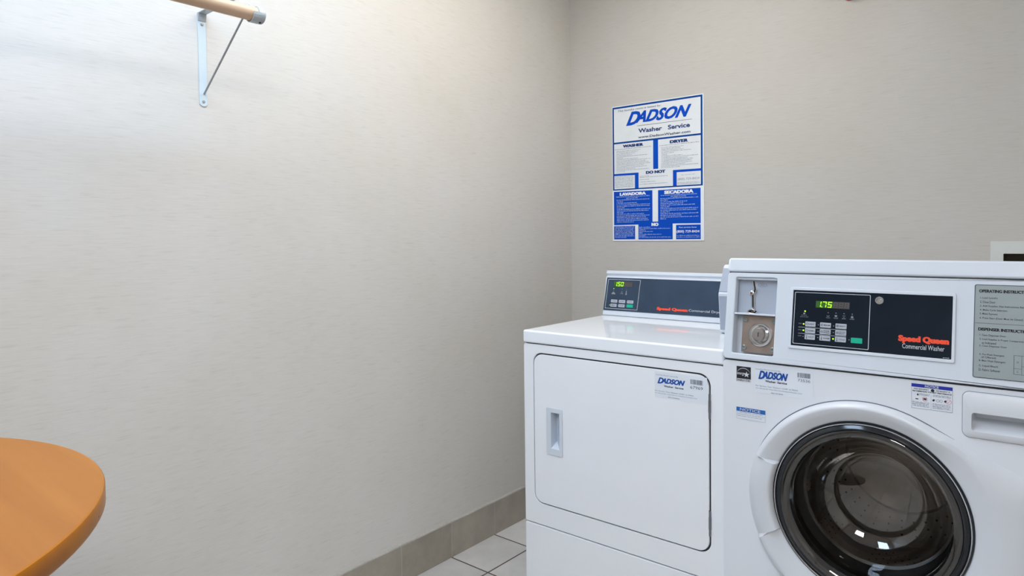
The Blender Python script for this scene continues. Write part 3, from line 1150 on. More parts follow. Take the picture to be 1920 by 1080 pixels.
# ---- control panel on the console
bm = bmesh.new()
ring(bm, wf, rr(0.1655, 0.0420, 0.5135, 0.1935, 0.004, 4), rr(0.1728, 0.0495, 0.5075, 0.1865, 0.0012, 4), 0.0, 0.0032)
CP = finish(bm, 'panel_bezel', M_PLAST, WASH, bevel=0.0012)
bm = bmesh.new()
slab(bm, wf, rect(0.1727, 0.0494, 0.5076, 0.1866), -0.0005, 0.0014)
cpw = finish(bm, 'control_panel', M_NAVY, WASH)
OP = 0.0018
bm = bmesh.new()
ringflat(bm, wf, rr(0.1766, 0.0545, 0.3460, 0.1820, 0.002, 3), rr(0.1778, 0.0557, 0.3448, 0.1808, 0.0016, 3), OP)
text(bm, wf, 'Commercial Washer', 0.4140, 0.0655, 0.4945, 0.0762, OP)
for v in (0.0958, 0.0805):
    flat(bm, wf, rect(0.1885, v - .0003, 0.2975, v + .0004), OP)
text(bm, wf, '804504P', 0.4920, 0.0513, 0.5040, 0.0530, OP)
finish(bm, 'white_lettering', M_INKW, cpw)
bm = bmesh.new()
text(bm, wf, 'Speed Queen', 0.4055, 0.0770, 0.5028, 0.0945, OP + .0001, bold=0.045, heavy=0.0014)
finish(bm, 'red_lettering', M_RED, cpw)
led_readout(cpw, wf, (0.2265, 0.1460, 0.3020, 0.1620), 0.2650, 3, '175', '888', 0.2405, OP)
bm = bmesh.new()
for (u0, u1, v0, v1, s_) in ((0.1885, 0.1965, 0.1035, 0.1060, 'SOIL'), (0.1880, 0.1965, 0.0880, 0.0905, 'CYCLE'), (0.1880, 0.1965, 0.0730, 0.0755, 'TEMP'),
                             (0.1945, 0.2075, 0.1245, 0.1265, 'DOOR'), (0.1915, 0.2105, 0.1205, 0.1225, 'OPEN/CLOSED'),
                             (0.2510, 0.2600, 0.1215, 0.1242, 'WASH'), (0.2685, 0.2780, 0.1215, 0.1242, 'RINSE'), (0.2865, 0.2950, 0.1215, 0.1242, 'SPIN'), (0.3035, 0.3135, 0.1215, 0.1242, 'LOCKED')):
    text(bm, wf, s_, u0, v0, u1, v1, OP)
for u in (0.2555, 0.2730, 0.2907, 0.3085):
    flat(bm, wf, circ(u, 0.1350, 0.0012, 8), OP)
# small pictograms
flat(bm, wf, [(0.2525, 0.1285), (0.2530, 0.1260), (0.2580, 0.1260), (0.2585, 0.1285), (0.2575, 0.1285), (0.2572, 0.1270), (0.2538, 0.1270), (0.2535, 0.1285)], OP)
flat(bm, wf, [(0.2700, 0.1300), (0.2708, 0.1260), (0.2752, 0.1260), (0.2760, 0.1300)], OP)
for k in range(3):
    a = k * 2 * PI / 3
    flat(bm, wf, [(0.2907 + .003 * math.cos(a), .1285 + .003 * math.sin(a)), (0.2907 + .003 * math.cos(a + 1.3), .1285 + .003 * math.sin(a + 1.3)), (0.2907 + .0018 * math.cos(a + 1.1), .1285 + .0018 * math.sin(a + 1.1)), (0.2907 + .0018 * math.cos(a), .1285 + .0018 * math.sin(a))], OP)
flat(bm, wf, rr(0.3060, 0.1255, 0.3110, 0.1290, 0.0008, 2), OP)
ringflat(bm, wf, circ(0.3085, 0.1295, 0.0019, 12), circ(0.3085, 0.1295, 0.0012, 12), OP)
flat(bm, wf, rect(0.1985, 0.1280, 0.2030, 0.1315), OP)
for u in (0.2345, 0.2690):
    for v in (0.1040, 0.0885, 0.0735):
        if (u, v) != (0.2690, 0.0735):
            ringflat(bm, wf, circ(u, v, 0.0013, 10), circ(u, v, 0.0006, 10), OP)
ringflat(bm, wf, circ(0.2005, 0.0735, 0.0013, 10), circ(0.2005, 0.0735, 0.0006, 10), OP)
ringflat(bm, wf, circ(0.3040, 0.0740, 0.0013, 10), circ(0.3040, 0.0740, 0.0006, 10), OP)
finish(bm, 'legend_lettering', M_INKG, cpw)
for u, v in ((0.2024, 0.1355), (0.2005, 0.1040), (0.2005, 0.0885), (0.2690, 0.0733)):
    bm = bmesh.new()
    lathe(bm, wf, u, v, [(0.0019, OP - .001), (0.0017, OP + .0006), (0.0008, OP + .0010)], 14, cap1=True)
    finish(bm, 'indicator_light', M_LED, cpw)
BW = (('LIGHT', 'MEDIUM', 'HEAVY'), ('NORMAL', 'PERM\nPRESS', 'DELICATE\nBRIGHTS'), ('HOT', 'WARM', 'COLD'))
lt = bmesh.new()
for ri, (v0, v1) in enumerate(((0.0985, 0.1105), (0.0825, 0.0945), (0.0670, 0.0790))):
    for ci, (u0, u1) in enumerate(((0.2045, 0.2282), (0.2385, 0.2630), (0.2732, 0.2975))):
        bm = bmesh.new()
        slab(bm, wf, rr(u0, v0, u1, v1, 0.0014, 3), OP - .001, OP + .0010)
        finish(bm, 'button', M_BTN, cpw, bevel=0.0004)
        s_ = BW[ri][ci]
        text(lt, wf, s_, u0 + .0085, v0 + (.0025 if '\n' in s_ else .0042), u1 - .0020, v0 + (.0098 if '\n' in s_ else .0080), OP + .0013, bold=0.012)
        # pictogram at the left of each button
        x, y = u0 + .0045, v0 + .006
        if ri == 2:
            flat(lt, wf, circ(x, y - .0028, .0014, 8), OP + .0013)
            flat(lt, wf, rect(x - .0006, y - .0028, x + .0006, y + .0042), OP + .0013)
        else:
            ringflat(lt, wf, rect(x - .0024, y - .0024, x + .0024, y + .0028), rect(x - .0017, y - .0017, x + .0017, y + .0021), OP + .0013)
            for q in range(ci):
                flat(lt, wf, rect(x - .0012 + q * .0015, y - .001, x - .0004 + q * .0015, y + .0014), OP + .0013)
finish(lt, 'button_lettering', M_INKD, cpw)
bm = bmesh.new()
slab(bm, wf, rr(0.3080, 0.0672, 0.3325, 0.0798, 0.0014, 3), OP - .001, OP + .0010)
finish(bm, 'start_button', M_GREEN, cpw, bevel=0.0004)
bm = bmesh.new()
lathe(bm, wf, 0.3645, 0.1700, [(0.0092, OP - .001), (0.0092, OP + .002), (0.0080, OP + .0035), (0.0058, OP + .0035), (0.0052, OP + .001), (0.0044, OP + .001), (0.0040, OP + .0035), (0.001, OP + .0038)], 32, cap1=True)
finish(bm, 'key_lock', M_CHROME, cpw)

# ---- instruction plate
bm = bmesh.new()
slab(bm, wf, rr(0.5462, 0.0172, 0.6640, 0.2145, 0.004, 4), -0.001, 0.0010)
ip = finish(bm, 'instruction_plate', M_PLATEG, WASH)
bm = bmesh.new()
ringflat(bm, wf, rr(0.5462, 0.0172, 0.6640, 0.2145, 0.004, 4), rr(0.5473, 0.0183, 0.6629, 0.2134, 0.0032, 4), 0.0013)
flat(bm, wf, rect(0.5480, 0.1321, 0.6629, 0.1326), 0.0013)
text(bm, wf, 'OPERATING INSTRUCTIONS', 0.5540, 0.1975, 0.6475, 0.2040, 0.0013, bold=0.03, heavy=0.0005)
text(bm, wf, 'DISPENSER INSTRUCTIONS', 0.5540, 0.1165, 0.6475, 0.1228, 0.0013, bold=0.03, heavy=0.0005)
finish(bm, 'heading_lettering', M_BLACK, ip)
bm = bmesh.new()


def tl(s, u, v, h=0.0050, k=0.0024):
    text(bm, wf, s, u, v, u + len(s) * k, v + h, 0.0013, bold=0.008)


for s, v in (('1. Load Laundry', .1835), ('2. Close Door', .1750), ('3. Add Supplies (See Instructions Below)', .1662), ('4. Make Cycle Selection', .1577), ('5. Make Payment', .1495), ('6. Press Start (Door Must be Closed)', .1405)):
    tl(s, 0.5562, v, 0.0050, 0.00205)
for s, u, v in (('1. Open Dispenser Door', .5568, .1045), ('2. Load Supplies in Proper Compartment', .5568, .0960), ('as Indicated', .5610, .0888), ('3. Close Dispenser Door', .5568, .0820),
                ('A. Pre-Wash Detergent', .5568, .0640), ('(if Offered)', .5612, .0580), ('B. Main Wash Detergent', .5568, .0508), ('C. Liquid Bleach', .5568, .0402), ('D. Fabric Softener', .5568, .0322)):
    tl(s, u, v, 0.0048, 0.00205)
for a in (rect(0.6157, 0.0310, 0.6600, 0.0700),):
    ringflat(bm, wf, a, rect(0.6163, 0.0316, 0.6594, 0.0694), 0.0013)
flat(bm, wf, rect(0.6157, 0.0427, 0.6290, 0.0432), 0.0013)
flat(bm, wf, rect(0.6287, 0.0310, 0.6292, 0.0700), 0.0013)
flat(bm, wf, rect(0.6290, 0.0478, 0.6600, 0.0483), 0.0013)
for s, u, v in (('D', .6210, .0545), ('C', .6210, .0350), ('B', .6430, .0570), ('A', .6430, .0370)):
    text(bm, wf, s, u, v, u + .0028, v + .0036, 0.0013)
finish(bm, 'small_lettering', mat('plate_print', (0.05, 0.06, 0.08), 0.5, var=0.02), ip)

# ---- dispenser drawer on the body
bm = bmesh.new()
DR = rr(0.5288, 0.7855, 0.6755, 0.8825, 0.013, 10)
HR = rr(0.5450, 0.8000, 0.6640, 0.8395, 0.006, 10)
DRi = rr(0.5318, 0.7885, 0.6725, 0.8795, 0.011, 10)
A = [bm.verts.new(ff(u, v, 0.0)) for u, v in DR]
A2 = [bm.verts.new(ff(u, v, 0.0035)) for u, v in DR]
B = [bm.verts.new(ff(u, v, 0.0065)) for u, v in DRi]
C_ = [bm.verts.new(ff(u, v, 0.0065)) for u, v in HR]
# scooped recess: deep under the upper lip, sloping out to the lower edge
Dn = []
for u, v in rr(0.5475, 0.8220, 0.6615, 0.8392, 0.004, 10):
    Dn.append(bm.verts.new(ff(u, v, -0.0340)))
bridge(bm, A, A2)
bridge(bm, A2, B)
bridge(bm, B, C_)
bridge(bm, C_, Dn)
bm.faces.new(Dn)
finish(bm, 'dispenser_drawer', M_DOORW, WASH, smooth=50)
bm = bmesh.new()
ring(bm, ff, rr(0.5276, 0.7843, 0.6767, 0.8837, 0.014, 10), rr(0.5292, 0.7859, 0.6751, 0.8821, 0.0128, 10), -0.001, 0.0006)
finish(bm, 'drawer_seam', mat('grey_seam', (0.25, 0.27, 0.32), 0.6, var=0.05), WASH)

# ---- stickers on the body
leased_sticker(WASH, ff, '73536', dict(
    film=[(0.0840, 0.8175), (0.2250, 0.8175), (0.2250, 0.8855), (0.0840, 0.8855)],
    dadson=(0.0925, 0.8555, 0.1665, 0.8745), ws=(0.1100, 0.8470, 0.1635, 0.8525), l1=(0.0860, 0.8762, 0.1480, 0.8800),
    l2=(0.0862, 0.8338, 0.1895, 0.8375), l3=(0.0872, 0.8275, 0.1996, 0.8308), l4=(0.1248, 0.8198, 0.1540, 0.8225),
    bar=(0.1885, 0.8690, 0.2190, 0.8808), num=(0.1895, 0.8588, 0.2185, 0.8655)))
# energy label
bm = bmesh.new()
flat(bm, ff, rect(0.0362, 0.8405, 0.0735, 0.8800), 0.0004)
es = finish(bm, 'energy_sticker', M_BLACK, WASH)
bm = bmesh.new()
# arc
arcO = [(0.0548 + 0.0190 * math.cos(math.radians(a)), 0.8560 + 0.0205 * math.sin(math.radians(a))) for a in range(5, 176, 10)]
arcI = [(0.0548 + 0.0190 * math.cos(math.radians(a)), 0.8560 + 0.0190 * math.sin(math.radians(a))) for a in range(5, 176, 10)]
arcO = [(min(max(u, .0368), .0729), v) for u, v in arcO]
arcI = [(min(max(u, .0368), .0729), v) for u, v in arcI]
for k in range(len(arcO) - 1):
    flat(bm, ff, [arcO[k], arcO[k + 1], arcI[k + 1], arcI[k]], 0.0008)
star = []
for k in range(10):
    a = PI / 2 + k * PI / 5
    rs = 0.0082 if k % 2 == 0 else 0.0034
    star.append((0.0625 + rs * math.cos(a), 0.8600 + rs * math.sin(a)))
flat(bm, ff, star, 0.0009)
text(bm, ff, 'energy', 0.0378, 0.8560, 0.0585, 0.8640, 0.0010, bold=0.01, shear=0.3)
flat(bm, ff, rect(0.0375, 0.8405, 0.0735, 0.8485), 0.0007)
finish(bm, 'emblem', M_INKW, es)
bm = bmesh.new()
text(bm, ff, 'ENERGY STAR', 0.0395, 0.8420, 0.0715, 0.8470, 0.0010, bold=0.02)
finish(bm, 'lettering', M_BLACK, es)


def outline(bm, F, r, t, o):
    ringflat(bm, F, rect(*r), rect(r[0] + t, r[1] + t, r[2] - t, r[3] - t), o)


# small blue notice
bm = bmesh.new()
flat(bm, ff, rect(0.0357, 0.7430, 0.1105, 0.7735), 0.0004)
ns = finish(bm, 'notice_sticker', M_FILM, WASH)
bm = bmesh.new()
flat(bm, ff, rect(0.0357, 0.7628, 0.1105, 0.7735), 0.0008)
finish(bm, 'header_band', M_STKBLUE, ns)
bm = bmesh.new()
text(bm, ff, 'NOTICE', 0.0450, 0.7648, 0.0980, 0.7718, 0.0012, bold=0.01)
finish(bm, 'header_lettering', M_INKW, ns)
bm = bmesh.new()
rg = random.Random(3)
for v, f_ in ((0.7590, .95), (0.7545, 1.0), (0.7500, .9)):
    words(bm, ff, 0.0375, 0.1090, v, 0.0021, 0.0008, rg, f_)
outline(bm, ff, (0.0357, 0.7430, 0.1105, 0.7735), 0.0005, 0.0007)
finish(bm, 'small_lettering', mat('faint_print', (0.36, 0.40, 0.47), 0.5, var=0.02), ns)
# larger notice above the door
bm = bmesh.new()
flat(bm, ff, rect(0.4330, 0.8318, 0.5105, 0.8868), 0.0004)
nb = finish(bm, 'notice_sticker', M_FILM, WASH)
nb['label'] = 'notice sticker with pictograms and navy header'
bm = bmesh.new()
flat(bm, ff, rect(0.4330, 0.8796, 0.5105, 0.8868), 0.0008)
finish(bm, 'header_band', M_STKNAVY, nb)
bm = bmesh.new()
text(bm, ff, 'NOTICE', 0.4590, 0.8806, 0.4850, 0.8858, 0.0012, bold=0.03)
finish(bm, 'header_lettering', M_INKW, nb)
bm = bmesh.new()
text(bm, ff, 'HIGH EFFICIENCY', 0.4375, 0.8740, 0.4665, 0.8770, 0.0008, bold=0.02)
text(bm, ff, 'DETERGENT IS', 0.4800, 0.8740, 0.5055, 0.8770, 0.0008, bold=0.02)
text(bm, ff, 'RECOMMENDED FOR BEST PERFORMANCE', 0.4355, 0.8690, 0.5085, 0.8722, 0.0008, bold=0.02)
flat(bm, ff, circ(0.4735, 0.8752, 0.0034, 16), 0.0008)
flat(bm, ff, [(0.4435, 0.8610), (0.4475, 0.8610), (0.4455, 0.8665)], 0.0008)
flat(bm, ff, rect(0.4410, 0.8520, 0.4465, 0.8540), 0.0008)
flat(bm, ff, rect(0.4560, 0.8520, 0.4620, 0.8565), 0.0008)
flat(bm, ff, [(0.4725, 0.8535), (0.4755, 0.8510), (0.4785, 0.8550), (0.4755, 0.8570)], 0.0008)
flat(bm, ff, [(0.4945, 0.8540), (0.4975, 0.8515), (0.5005, 0.8550), (0.4975, 0.8572)], 0.0008)
finish(bm, 'bold_lettering', M_BLACK, nb)
bm = bmesh.new()
for v in (0.8648, 0.8622):
    words(bm, ff, 0.4480, 0.4680, v, 0.0016, 0.0008, rg)
    words(bm, ff, 0.4740, 0.5070, v, 0.0016, 0.0008, rg)
for v in (0.8455, 0.8425, 0.8395, 0.8365):
    words(bm, ff, 0.4350, 0.4690, v, 0.0016, 0.0008, rg, .95)
    words(bm, ff, 0.4735, 0.5085, v, 0.0016, 0.0008, rg, .95)
ringflat(bm, ff, circ(0.4835, 0.8540, 0.0030, 14), circ(0.4835, 0.8540, 0.0024, 14), 0.0008)
ringflat(bm, ff, circ(0.4895, 0.8540, 0.0028, 14), circ(0.4895, 0.8540, 0.0022, 14), 0.0008)
outline(bm, ff, (0.4330, 0.8318, 0.5105, 0.8796), 0.0004, 0.0007)
flat(bm, ff, rect(0.4707, 0.8330, 0.4710, 0.8665), 0.0008)
finish(bm, 'small_lettering', M_INKM, nb)
bm = bmesh.new()
ringflat(bm, ff, circ(0.4590, 0.8543, 0.0052, 24), circ(0.4590, 0.8543, 0.0046, 24), 0.0010)
ringflat(bm, ff, circ(0.5035, 0.8543, 0.0052, 24), circ(0.5035, 0.8543, 0.0046, 24), 0.0010)
flat(bm, ff, [(0.4553, .8508), (0.4557, .8504), (0.4627, .8578), (0.4623, .8582)], 0.0011)
flat(bm, ff, [(0.4998, .8508), (0.5002, .8504), (0.5072, .8578), (0.5068, .8582)], 0.0011)
finish(bm, 'red_symbols', mat('soft_red', (0.60, 0.16, 0.20), 0.5, var=0.02), nb)
for x in (0.05, WW - 0.05):
    for y in (0.06, 0.64):
        bm = bmesh.new()
        lathe(bm, lambda u, v, o: Vector((u, v, o)), x, y, [(0.024, 0.0), (0.024, 0.010), (0.011, 0.012), (0.011, 0.03)], 20, True, True)
        finish(bm, 'foot', M_RUBBER, WASH)

# ================================================================ WALL SIGN
SIGN = empty('instruction_sign', (0.2300, 0.0, 1.1985), 0, 'blue and white bilingual laundry instruction sign on the back wall above the dryer', 'sign')
SW, SH = 0.4335, 0.5985
bm = bmesh.new()
slab(bm, ff, rect(0, -0.002, SW, SH), 0.0, 0.003)
bd = finish(bm, 'sign_board', M_SIGNE, SIGN)
o1 = 0.0033


def sbox(r, m, name, o=o1):
    b_ = bmesh.new()
    flat(b_, ff, rect(*r), o)
    return b_


# upper blue field (border and bars) and lower white field
bm = bmesh.new()
ring_o, ring_i = rect(0.0025, 0.2245, 0.4285, 0.5950), rect(0.0100, 0.2300, 0.4205, 0.5870)
ringflat(bm, ff, ring_o, ring_i, o1)
flat(bm, ff, rect(0.0100, 0.4310, 0.4205, 0.4385), o1)
finish(bm, 'blue_border', M_BLUED, SIGN)
bm = bmesh.new()
flat(bm, ff, rect(0.2040, 0.3070, 0.2275, 0.4310), o1)                       # bar between washer and dryer text
flat(bm, ff, [(0.0100, 0.2895), (0.1140, 0.2880), (0.1140, 0.2300), (0.1325, 0.2300), (0.1325, 0.2975), (0.0100, 0.2985)], o1)
flat(bm, ff, [(0.2960, 0.2300), (0.3130, 0.2300), (0.3130, 0.2860), (0.4205, 0.2855), (0.4205, 0.2950), (0.2960, 0.2962)], o1)
# lower blue boxes
flat(bm, ff, [(0.0068, 0.0690), (0.1300, 0.0700), (0.1300, 0.0045), (0.2935, 0.0045), (0.2935, 0.0712), (0.4190, 0.0700), (0.4190, 0.2155), (0.2260, 0.2155), (0.2255, 0.0812), (0.1990, 0.0812), (0.1990, 0.2170), (0.0068, 0.2190)], o1)
flat(bm, ff, rect(0.0065, 0.0055, 0.1135, 0.0650), o1)
flat(bm, ff, rect(0.3090, 0.0045, 0.4188, 0.0650), o1)
finish(bm, 'blue_panel', M_BLUE, SIGN)
bm = bmesh.new()
flat(bm, ff, rect(0.0100, 0.4385, 0.4205, 0.5870), o1 + .0001)
flat(bm, ff, rect(0.0100, 0.2990, 0.2040, 0.4310), o1 + .0001)
flat(bm, ff, rect(0.2275, 0.2965, 0.4205, 0.4310), o1 + .0001)
flat(bm, ff, rect(0.1328, 0.2305, 0.2958, 0.3070), o1 + .0003)
flat(bm, ff, rect(0.0100, 0.2305, 0.1138, 0.2878), o1 + .0001)
flat(bm, ff, rect(0.3132, 0.2305, 0.4205, 0.2853), o1 + .0001)
finish(bm, 'white_panel', M_SIGN, SIGN)
o2 = o1 + 0.0007
bm = bmesh.new()
logo(bm, ff, 0.0720, 0.5130, 0.3812, 0.5640, o2, 0.0016, 0.50)
finish(bm, 'logo_lettering', M_BLUE, SIGN)
bm = bmesh.new()
text(bm, ff, 'Washer   Service', 0.1330, 0.4690, 0.3735, 0.4880, o2, bold=0.03)
text(bm, ff, 'WASHER', 0.0546, 0.4120, 0.1576, 0.4245, o2, bold=0.045, heavy=0.0022)
text(bm, ff, 'DRYER', 0.2824, 0.4095, 0.3660, 0.4225, o2, bold=0.045, heavy=0.0022)
text(bm, ff, 'DO NOT', 0.1686, 0.2882, 0.2616, 0.3008, o2, bold=0.045, heavy=0.0022)
finish(bm, 'heading_lettering', mat('sign_dark_blue', (0.004, 0.035, 0.17), 0.5, var=0.03), SIGN)
bm = bmesh.new()
text(bm, ff, 'www.DadsonWasher.com', 0.1322, 0.4455, 0.3755, 0.4560, o2, bold=0.02)
flat(bm, ff, rect(0.1266, 0.5000, 0.3827, 0.5013), o2)
text(bm, ff, 'This laundry room is leased by:', 0.0316, 0.5695, 0.2430, 0.5800, o2, shear=0.2)
finish(bm, 'dark_lettering', mat('sign_dark_print', (0.02, 0.035, 0.09), 0.5, var=0.03), SIGN)
bm = bmesh.new()
text(bm, ff, '(800) 729-8434', 0.3176, 0.2485, 0.4142, 0.2610, o2)
text(bm, ff, 'For service call', 0.3345, 0.2715, 0.3925, 0.2755, o2)
rg = random.Random(11)
words(bm, ff, 0.0130, 0.1960, 0.4050, 0.0032, o2, rg)
for k, f_ in enumerate((.70, .62, .55, .45, .90, .20, .62, .98, .85, .92, .97, .80, .88, .55, .93, .24)):
    words(bm, ff, 0.0220, 0.1990, 0.3965 - k * 0.0061, 0.0029, o2, rg, f_ * .98)
words(bm, ff, 0.2340, 0.4130, 0.4030, 0.0032, o2, rg)
for k, f_ in enumerate((.60, .52, .60, .80, .35, .15, .58, .98, .70, .85, .80, .82, .65, .98, .5)):
    words(bm, ff, 0.2430, 0.4170, 0.3940 - k * 0.0061, 0.0029, o2, rg, f_ * .98)
for v, f_ in ((.2790, .3), (.2740, .88), (.2640, .3), (.2540, .5), (.2440, .88)):
    words(bm, ff, 0.1390, 0.2920, v, 0.0029, o2, rg, f_)
for k in range(8):
    words(bm, ff, 0.0130, 0.1110, 0.2830 - k * 0.0064, 0.0031, o2, rg, .97)
for v in (.2400, .2350):
    words(bm, ff, 0.3170, 0.4170, v, 0.0028, o2, rg)
finish(bm, 'small_lettering', mat('sign_grey_print', (0.27, 0.30, 0.37), 0.5, var=0.03), SIGN)
bm = bmesh.new()
text(bm, ff, 'LAVADORA', 0.0372, 0.1995, 0.1691, 0.2130, o2, bold=0.045, heavy=0.0022)
text(bm, ff, 'SECADORA', 0.2553, 0.1970, 0.3884, 0.2115, o2, bold=0.045, heavy=0.0022)
text(bm, ff, 'NO', 0.1940, 0.0620, 0.2279, 0.0760, o2, bold=0.045, heavy=0.0022)
text(bm, ff, '(800) 729-8434', 0.3118, 0.0290, 0.4136, 0.0425, o2, bold=0.02)
text(bm, ff, 'Para servicio llame', 0.3227, 0.0520, 0.4010, 0.0572, o2, bold=0.01)
finish(bm, 'white_lettering', M_SIGNE, SIGN)
bm = bmesh.new()
words(bm, ff, 0.0200, 0.1860, 0.1930, 0.0040, o2, rg)
words(bm, ff, 0.0700, 0.1300, 0.1860, 0.0040, o2, rg)
for k, f_ in enumerate((.95, .2, .6, .97, .97, .25, .97, .93, .2, .8, .95, .85, .9, .93, .5)):
    words(bm, ff, 0.0215, 0.1930, 0.1790 - k * 0.0070, 0.0040, o2, rg, f_)
words(bm, ff, 0.2390, 0.4050, 0.1905, 0.0040, o2, rg)
words(bm, ff, 0.2850, 0.3550, 0.1840, 0.0040, o2, rg)
for k, f_ in enumerate((.98, .2, .7, .6, .9, .25, .98, .95, .25, .98, .55, .98, .15)):
    words(bm, ff, 0.2370, 0.4130, 0.1770 - k * 0.0072, 0.0040, o2, rg, f_)
for v, f_ in ((.0565, .35), (.0500, .95), (.0440, .2), (.0375, .45), (.0315, .12), (.0250, .70), (.0190, .2), (.0130, .98)):
    words(bm, ff, 0.1340, 0.2900, v, 0.0038, o2, rg, f_)
for k in range(8):
    words(bm, ff, 0.0120, 0.1080, 0.0590 - k * 0.0066, 0.0040, o2, rg, 1 if k < 7 else .6)
for v in (.0190, .0120):
    words(bm, ff, 0.3130, 0.4150, v, 0.0036, o2, rg)
finish(bm, 'pale_lettering', M_INKL, SIGN)

# ================================================================ CLOTHES ROD AND BRACKET (left wall)
BR = empty('rod_bracket', (0.0135, -1.752, 1.586), AL, 'white metal closet rod bracket with diagonal strut, near the capped end of the rod', 'bracket', 'rod brackets on the left wall')
bm = bmesh.new()
pf = lambda u, v, o: Vector((o, u, v))
slab(bm, pf, rr(-0.011, 0.0, 0.011, 0.2375, 0.0108, 8), 0.0, 0.0025)
wp = finish(bm, 'wall_plate', M_BRK, BR, bevel=0.0006)
bm = bmesh.new()
# rib of the upper plate section and horizontal arm
slab(bm, lambda u, v, o: Vector((u, o, v)), [(0.0, 0.2480), (0.295, 0.2560), (0.295, 0.2590), (0.0, 0.2510)], -0.011, 0.011)
slab(bm, lambda u, v, o: Vector((u, o, v)), [(0.0, 0.2290), (0.0040, 0.2290), (0.0090, 0.2482), (0.0, 0.2495)], -0.011, 0.011)
finish(bm, 'arm', M_BRKG, BR, bevel=0.0005)
bm = bmesh.new()
tube(bm, (0.002, 0.002, 0.034), (0.2475, 0.0, 0.2170), 0.0026)
finish(bm, 'diagonal_strut', M_STRUT, BR)
bm = bmesh.new()
# hook under the arm that holds the rod
hk = []
for k in range(13):
    a = math.radians(-200 + k * 17)
    hk.append((0.267 + 0.0190 * math.cos(a), 0.191 + 0.0190 * math.sin(a)))
hk2 = [(0.267 + (x - 0.267) * 1.11, 0.191 + (z - 0.191) * 1.11) for x, z in hk]
for k in range(12):
    slab(bm, lambda u, v, o: Vector((u, o, v)), [hk[k], hk[k + 1], hk2[k + 1], hk2[k]], -0.010, 0.010)
slab(bm, lambda u, v, o: Vector((u, o, v)), [(0.2460, 0.196), (0.2485, 0.196), (0.2490, 0.216), (0.2462, 0.218)], -0.010, 0.010)
finish(bm, 'rod_hook', M_BRKG, BR)
for z in (0.013, 0.221):
    bm = bmesh.new()
    lathe(bm, pf, 0.0, z, [(0.0042, 0.0023), (0.0040, 0.0036), (0.0018, 0.0042)], 16, cap1=True)
    finish(bm, 'screw', M_STRUT, BR)
ROD = empty('clothes_rod', (0.2805, -1.727, 1.777), AL, 'round wooden clothes rod with white plastic end cap, held by the wall bracket', 'clothes rod')
bm = bmesh.new()
tube(bm, (0, -0.013, 0), (0, -1.15, 0), 0.0172, 40)
finish(bm, 'pole', M_ROD, ROD)
bm = bmesh.new()
lathe(bm, lambda u, v, o: Vector((u, o, v)), 0, 0, [(0.0176, -0.019), (0.0200, -0.018), (0.0205, -0.004), (0.0190, -0.0008), (0.0165, 0.0)], 40, True, True)
ec = finish(bm, 'end_cap', M_BRKG, ROD)
bm = bmesh.new()
lathe(bm, lambda u, v, o: Vector((u + o * 0.35, -0.011 + v, -o)), 0, 0, [(0.0032, 0.0180), (0.0032, 0.0212), (0.001, 0.0216)], 14, cap1=True)
finish(bm, 'screw', M_BLACK, ROD)

# second bracket further along, out of the picture but carrying the rod
B2 = BR.copy()
COL.objects.link(B2)
B2.location = (0.0135 + AL * 1.03, -2.78, 1.586)
B2['label'] = 'white metal closet rod bracket near the table, outside the picture'
for ch in list(BR.children):
    c_ = ch.copy()
    COL.objects.link(c_)
    c_.parent = B2

# ================================================================ TABLE
TB = empty('round_table', (0.7007, -2.727, 0), 0, 'round orange-brown wooden table beside the left wall, cut off by the picture edge', 'table')
zt, R_, th = 0.905, 0.4543, 0.027
uf = lambda u, v, o: Vector((u, v, o))
bm = bmesh.new()
lathe(bm, uf, 0, 0, [(0.02, zt), (R_ - 0.0035, zt)], 128, cap0=True)
tt = finish(bm, 'tabletop', M_TABLE, TB)
bm = bmesh.new()
lathe(bm, uf, 0, 0, [(R_ - 0.0036, zt - .00002), (R_ - 0.0015, zt - .0008), (R_, zt - 0.0032), (R_, zt - th + 0.004), (R_ - 0.002, zt - th + .001), (R_ - 0.004, zt - th), (0.03, zt - th)], 128, cap1=True)
finish(bm, 'edge_band', M_TEDGE, TB)
bm = bmesh.new()
lathe(bm, uf, 0, 0, [(0.03, zt - th), (0.13, zt - th - .0005), (0.13, zt - th - 0.006), (0.038, zt - th - 0.012), (0.038, 0.03)], 40, True, True)
finish(bm, 'pedestal', M_BLKM, TB)
bm = bmesh.new()
lathe(bm, uf, 0, 0, [(0.28, 0.0), (0.28, 0.012), (0.26, 0.018), (0.05, 0.035), (0.038, 0.045)], 64, True, True)
finish(bm, 'base', M_BLKM, TB)
bm = bmesh.new()
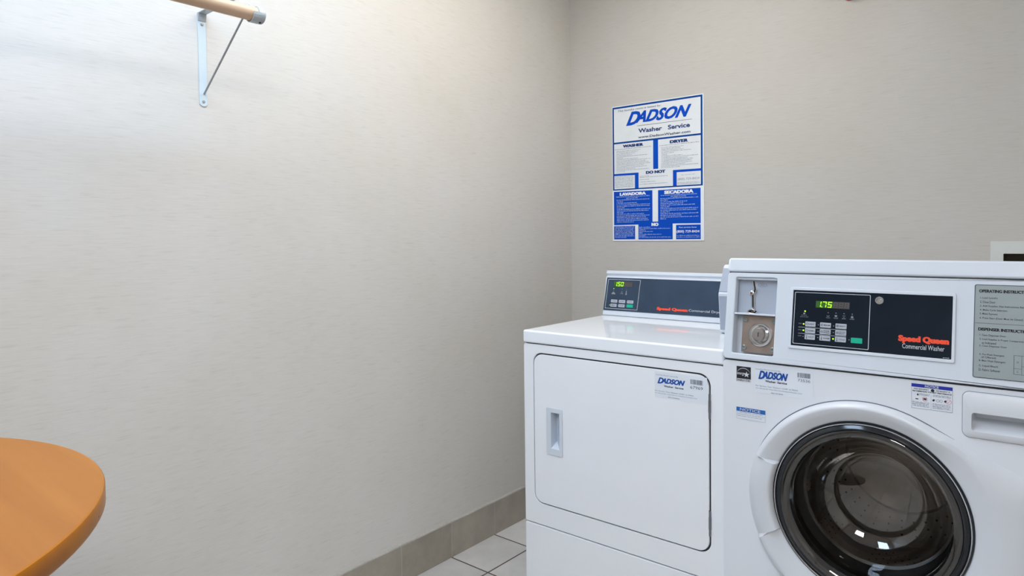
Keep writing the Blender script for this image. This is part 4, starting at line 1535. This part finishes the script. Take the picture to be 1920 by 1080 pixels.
for (a, r0, s_, zc) in ((70.8, R_ + .00025, .0022, .8845), (60.7, R_ + .00025, .0018, .8880)):
    ar = math.radians(a)
    ctr = Vector((r0 * math.cos(ar), r0 * math.sin(ar), zc))
    t1 = Vector((-math.sin(ar), math.cos(ar), 0))
    bm.faces.new([bm.verts.new(ctr + t1 * s_ * math.cos(k) + Vector((0, 0, 1)) * s_ * .7 * math.sin(k)) for k in range(6)])
finish(bm, 'chip', M_BLACK, TB)

# ================================================================ OUTLET BOX (back wall, right)
OBX = empty('laundry_outlet_box', (OB[0], 0.0, OB[1]), 0, 'pale recessed outlet box in the back wall, peeking above the washer', 'outlet box')
bw, bh = OB[2] - OB[0], OB[3] - OB[1]
bm = bmesh.new()
ring(bm, ff, rr(-0.008, -0.008, bw + 0.008, bh + 0.008, 0.003, 3), rr(0.026, 0.03, bw - 0.026, bh - 0.031, 0.002, 3), 0.0003, 0.006)
finish(bm, 'frame', M_OUTF, OBX, bevel=0.0012)
bm = bmesh.new()
slab(bm, ff, rr(0.026, 0.03, bw - 0.026, bh - 0.031, 0.002, 3), -0.095, -0.090)
ring(bm, ff, rr(0.022, 0.026, bw - 0.022, bh - 0.027, 0.002, 3), rr(0.026, 0.03, bw - 0.026, bh - 0.031, 0.002, 3), -0.095, 0.0003)
finish(bm, 'cavity', M_CAV, OBX)
for x in (0.08, 0.21):
    bm = bmesh.new()
    tube(bm, (x, 0.05, 0.032), (x, 0.05, 0.09), 0.011)
    tube(bm, (x, 0.05, 0.075), (x, 0.015, 0.075), 0.009)
    finish(bm, 'valve', M_COPPER, OBX)

# ================================================================ RED FIXTURE at the top edge
bm = bmesh.new()
lathe(bm, ff, 1.2125, 2.0728, [(0.028, 0.0003), (0.028, 0.004), (0.020, 0.010), (0.012, 0.012), (0.012, 0.035), (0.018, 0.036), (0.018, 0.039)], 32, True, True)
tag(finish(bm, 'sprinkler_head', M_REDP), 'small dull red round fixture high on the back wall, barely showing at the top edge', 'sprinkler')
